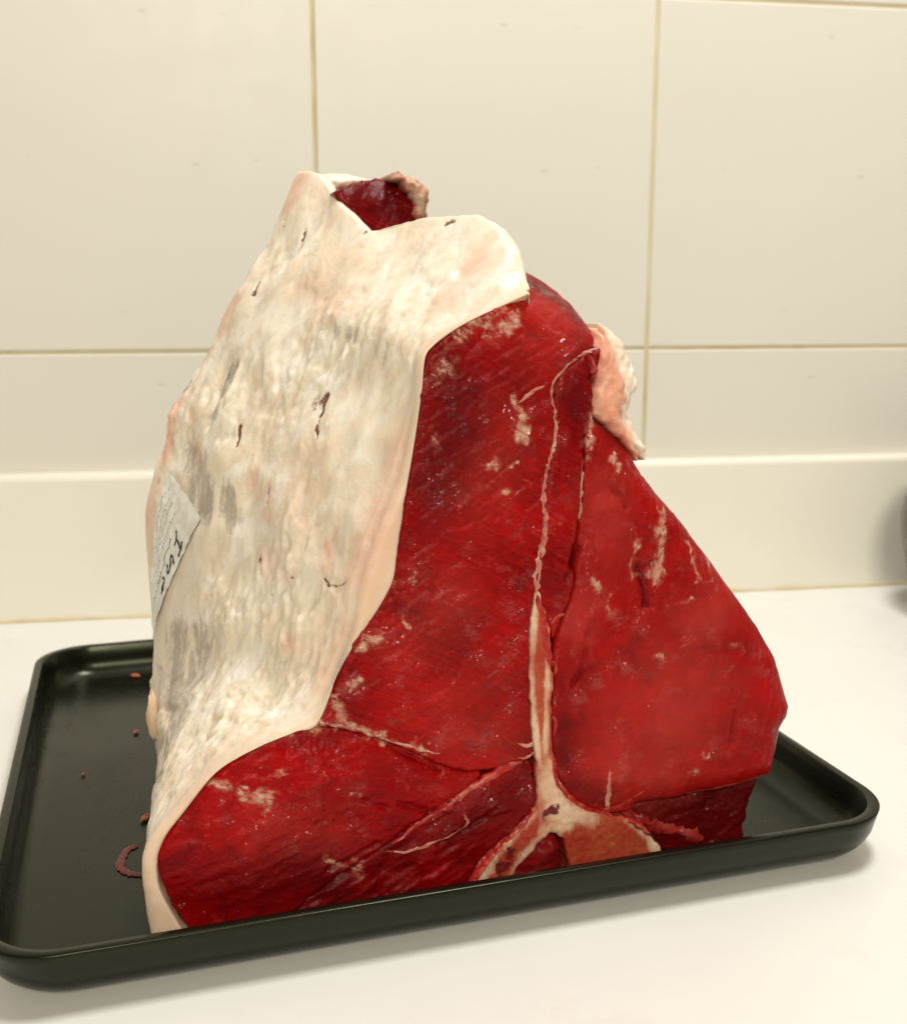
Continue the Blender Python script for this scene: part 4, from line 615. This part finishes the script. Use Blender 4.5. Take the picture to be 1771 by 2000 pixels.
tag(blob('meat_scrap', on_tray(-0.0045, 0.6385, FLOOR + 0.0008), rot2(0.7), (0.0018, 0.0013, 0.0010), M_SCR, 5.0), 'tiny red crumb of meat on the tray floor behind the fat flap', 'meat scrap', 'scraps of meat lying in the tray')
tag(blob('meat_scrap', on_tray(-0.0012, 0.5231, FLOOR + 0.0012), rot2(0.6), (0.0032, 0.0016, 0.0014), M_SCR, 8.0), 'small brown red scrap touching the fat just above the blood smear', 'meat scrap', 'scraps of meat lying in the tray')
tag(blob('meat_scrap', on_tray(-0.0330, 0.5862, FLOOR + 0.0006), rot2(0.2), (0.0011, 0.0008, 0.0007), M_SCR, 11.0), 'single reddish speck on the open left part of the tray floor', 'meat scrap', 'scraps of meat lying in the tray')
# blood smear
sp = chaikin([(-0.0055, 0.4965), (-0.0104, 0.4950), (-0.0127, 0.4874), (-0.0143, 0.4801), (-0.0123, 0.4738), (-0.0088, 0.4704), (0.0010, 0.4660)], 3, False); V = []; K = 7; n = len(sp)
tx = np.gradient(sp[:, 0]); ty = np.gradient(sp[:, 1]); tl = np.hypot(tx, ty)
q = np.stack([np.arange(n) * 0.35, np.zeros(n), np.zeros(n)], -1); wd = 0.0019 * (1 + 0.5 * fbm(q, 3)) * np.clip(np.minimum(np.arange(n), n - 1 - np.arange(n)) / 3.0, 0.25, 1)
for j in range(K):
    a = -1 + 2 * j / (K - 1); jag = 1 + (0.4 * fbm(q * 2 + j, 2) if j in (0, K - 1) else 0)
    uu = sp[:, 0] - ty / tl * wd * a * jag; nn_ = sp[:, 1] + tx / tl * wd * a * jag
    V.append(uu[:, None] * E1 + nn_[:, None] * E2 + EZ * (FLOOR + 0.00012 + 0.00035 * (1 - a * a)))
bs = mesh_obj('blood_smear', np.stack(V, 1).reshape(-1, 3), grid_faces(n, K), simple_mat('dried_blood', [(0.08, 0.008, 0.005), (0.13, 0.018, 0.011)], 250, 0.35, 0.2)); fix_normals(bs)
tag(bs, 'hook shaped smear of blood on the tray floor left of the beef', 'blood smear')
# loose fat flap on the left side of the joint
bz = np.array(beef.location)
blob('fat_flap', W(0.0050, 0.060, 0.112), [E1, E2, EZ], (0.0030, 0.004, 0.0120), simple_mat('loose_fat', [(0.72, 0.45, 0.26), (0.82, 0.68, 0.52)], 70, 0.45, 0.2, 300, 0.0005, 0.35, 0.2), 21.0, fat, bz, 0.3)

# ---------------- dark pot whose edge shows at the right ----------------
pot = link(bpy.data.objects.new('cooking_pot', None)); pc = wp(0.5845, 0.79, 0.0); pot.location = pc.tolist(); tag(pot, 'dark metal pot cut off by the right edge of the photo', 'pot')
M_POT = simple_mat('dark_steel', [(0.06, 0.055, 0.045), (0.10, 0.09, 0.075)], 12, 0.25, 0.02, 200, 0.0003, 0.6)
def lathe(name, prof, mat, parent, n=48):
    V = [(r * math.cos(2 * math.pi * i / n), r * math.sin(2 * math.pi * i / n), z) for r, z in prof for i in range(n)]
    o = mesh_obj(name, V, grid_faces(len(prof), n, True), mat, parent); fix_normals(o); return o
lathe('pot_body', [(0.0005, 0.001), (0.055, 0.001), (0.062, 0.004), (0.072, 0.03), (0.080, 0.065), (0.0815, 0.080), (0.079, 0.095), (0.072, 0.110), (0.066, 0.116), (0.0655, 0.114), (0.071, 0.108), (0.077, 0.08), (0.058, 0.006), (0.0005, 0.006)], M_POT, pot)
lathe('pot_lid', [(0.0005, 0.138), (0.03, 0.134), (0.055, 0.124), (0.0665, 0.1175), (0.0668, 0.1165), (0.0005, 0.1165)], M_POT, pot)
lathe('lid_knob', [(0.0005, 0.158), (0.010, 0.157), (0.014, 0.152), (0.012, 0.146), (0.007, 0.142), (0.007, 0.136), (0.0005, 0.136)], simple_mat('black_knob', [(0.02, 0.02, 0.02), (0.03, 0.03, 0.03)], 20, 0.4, 0), pot)
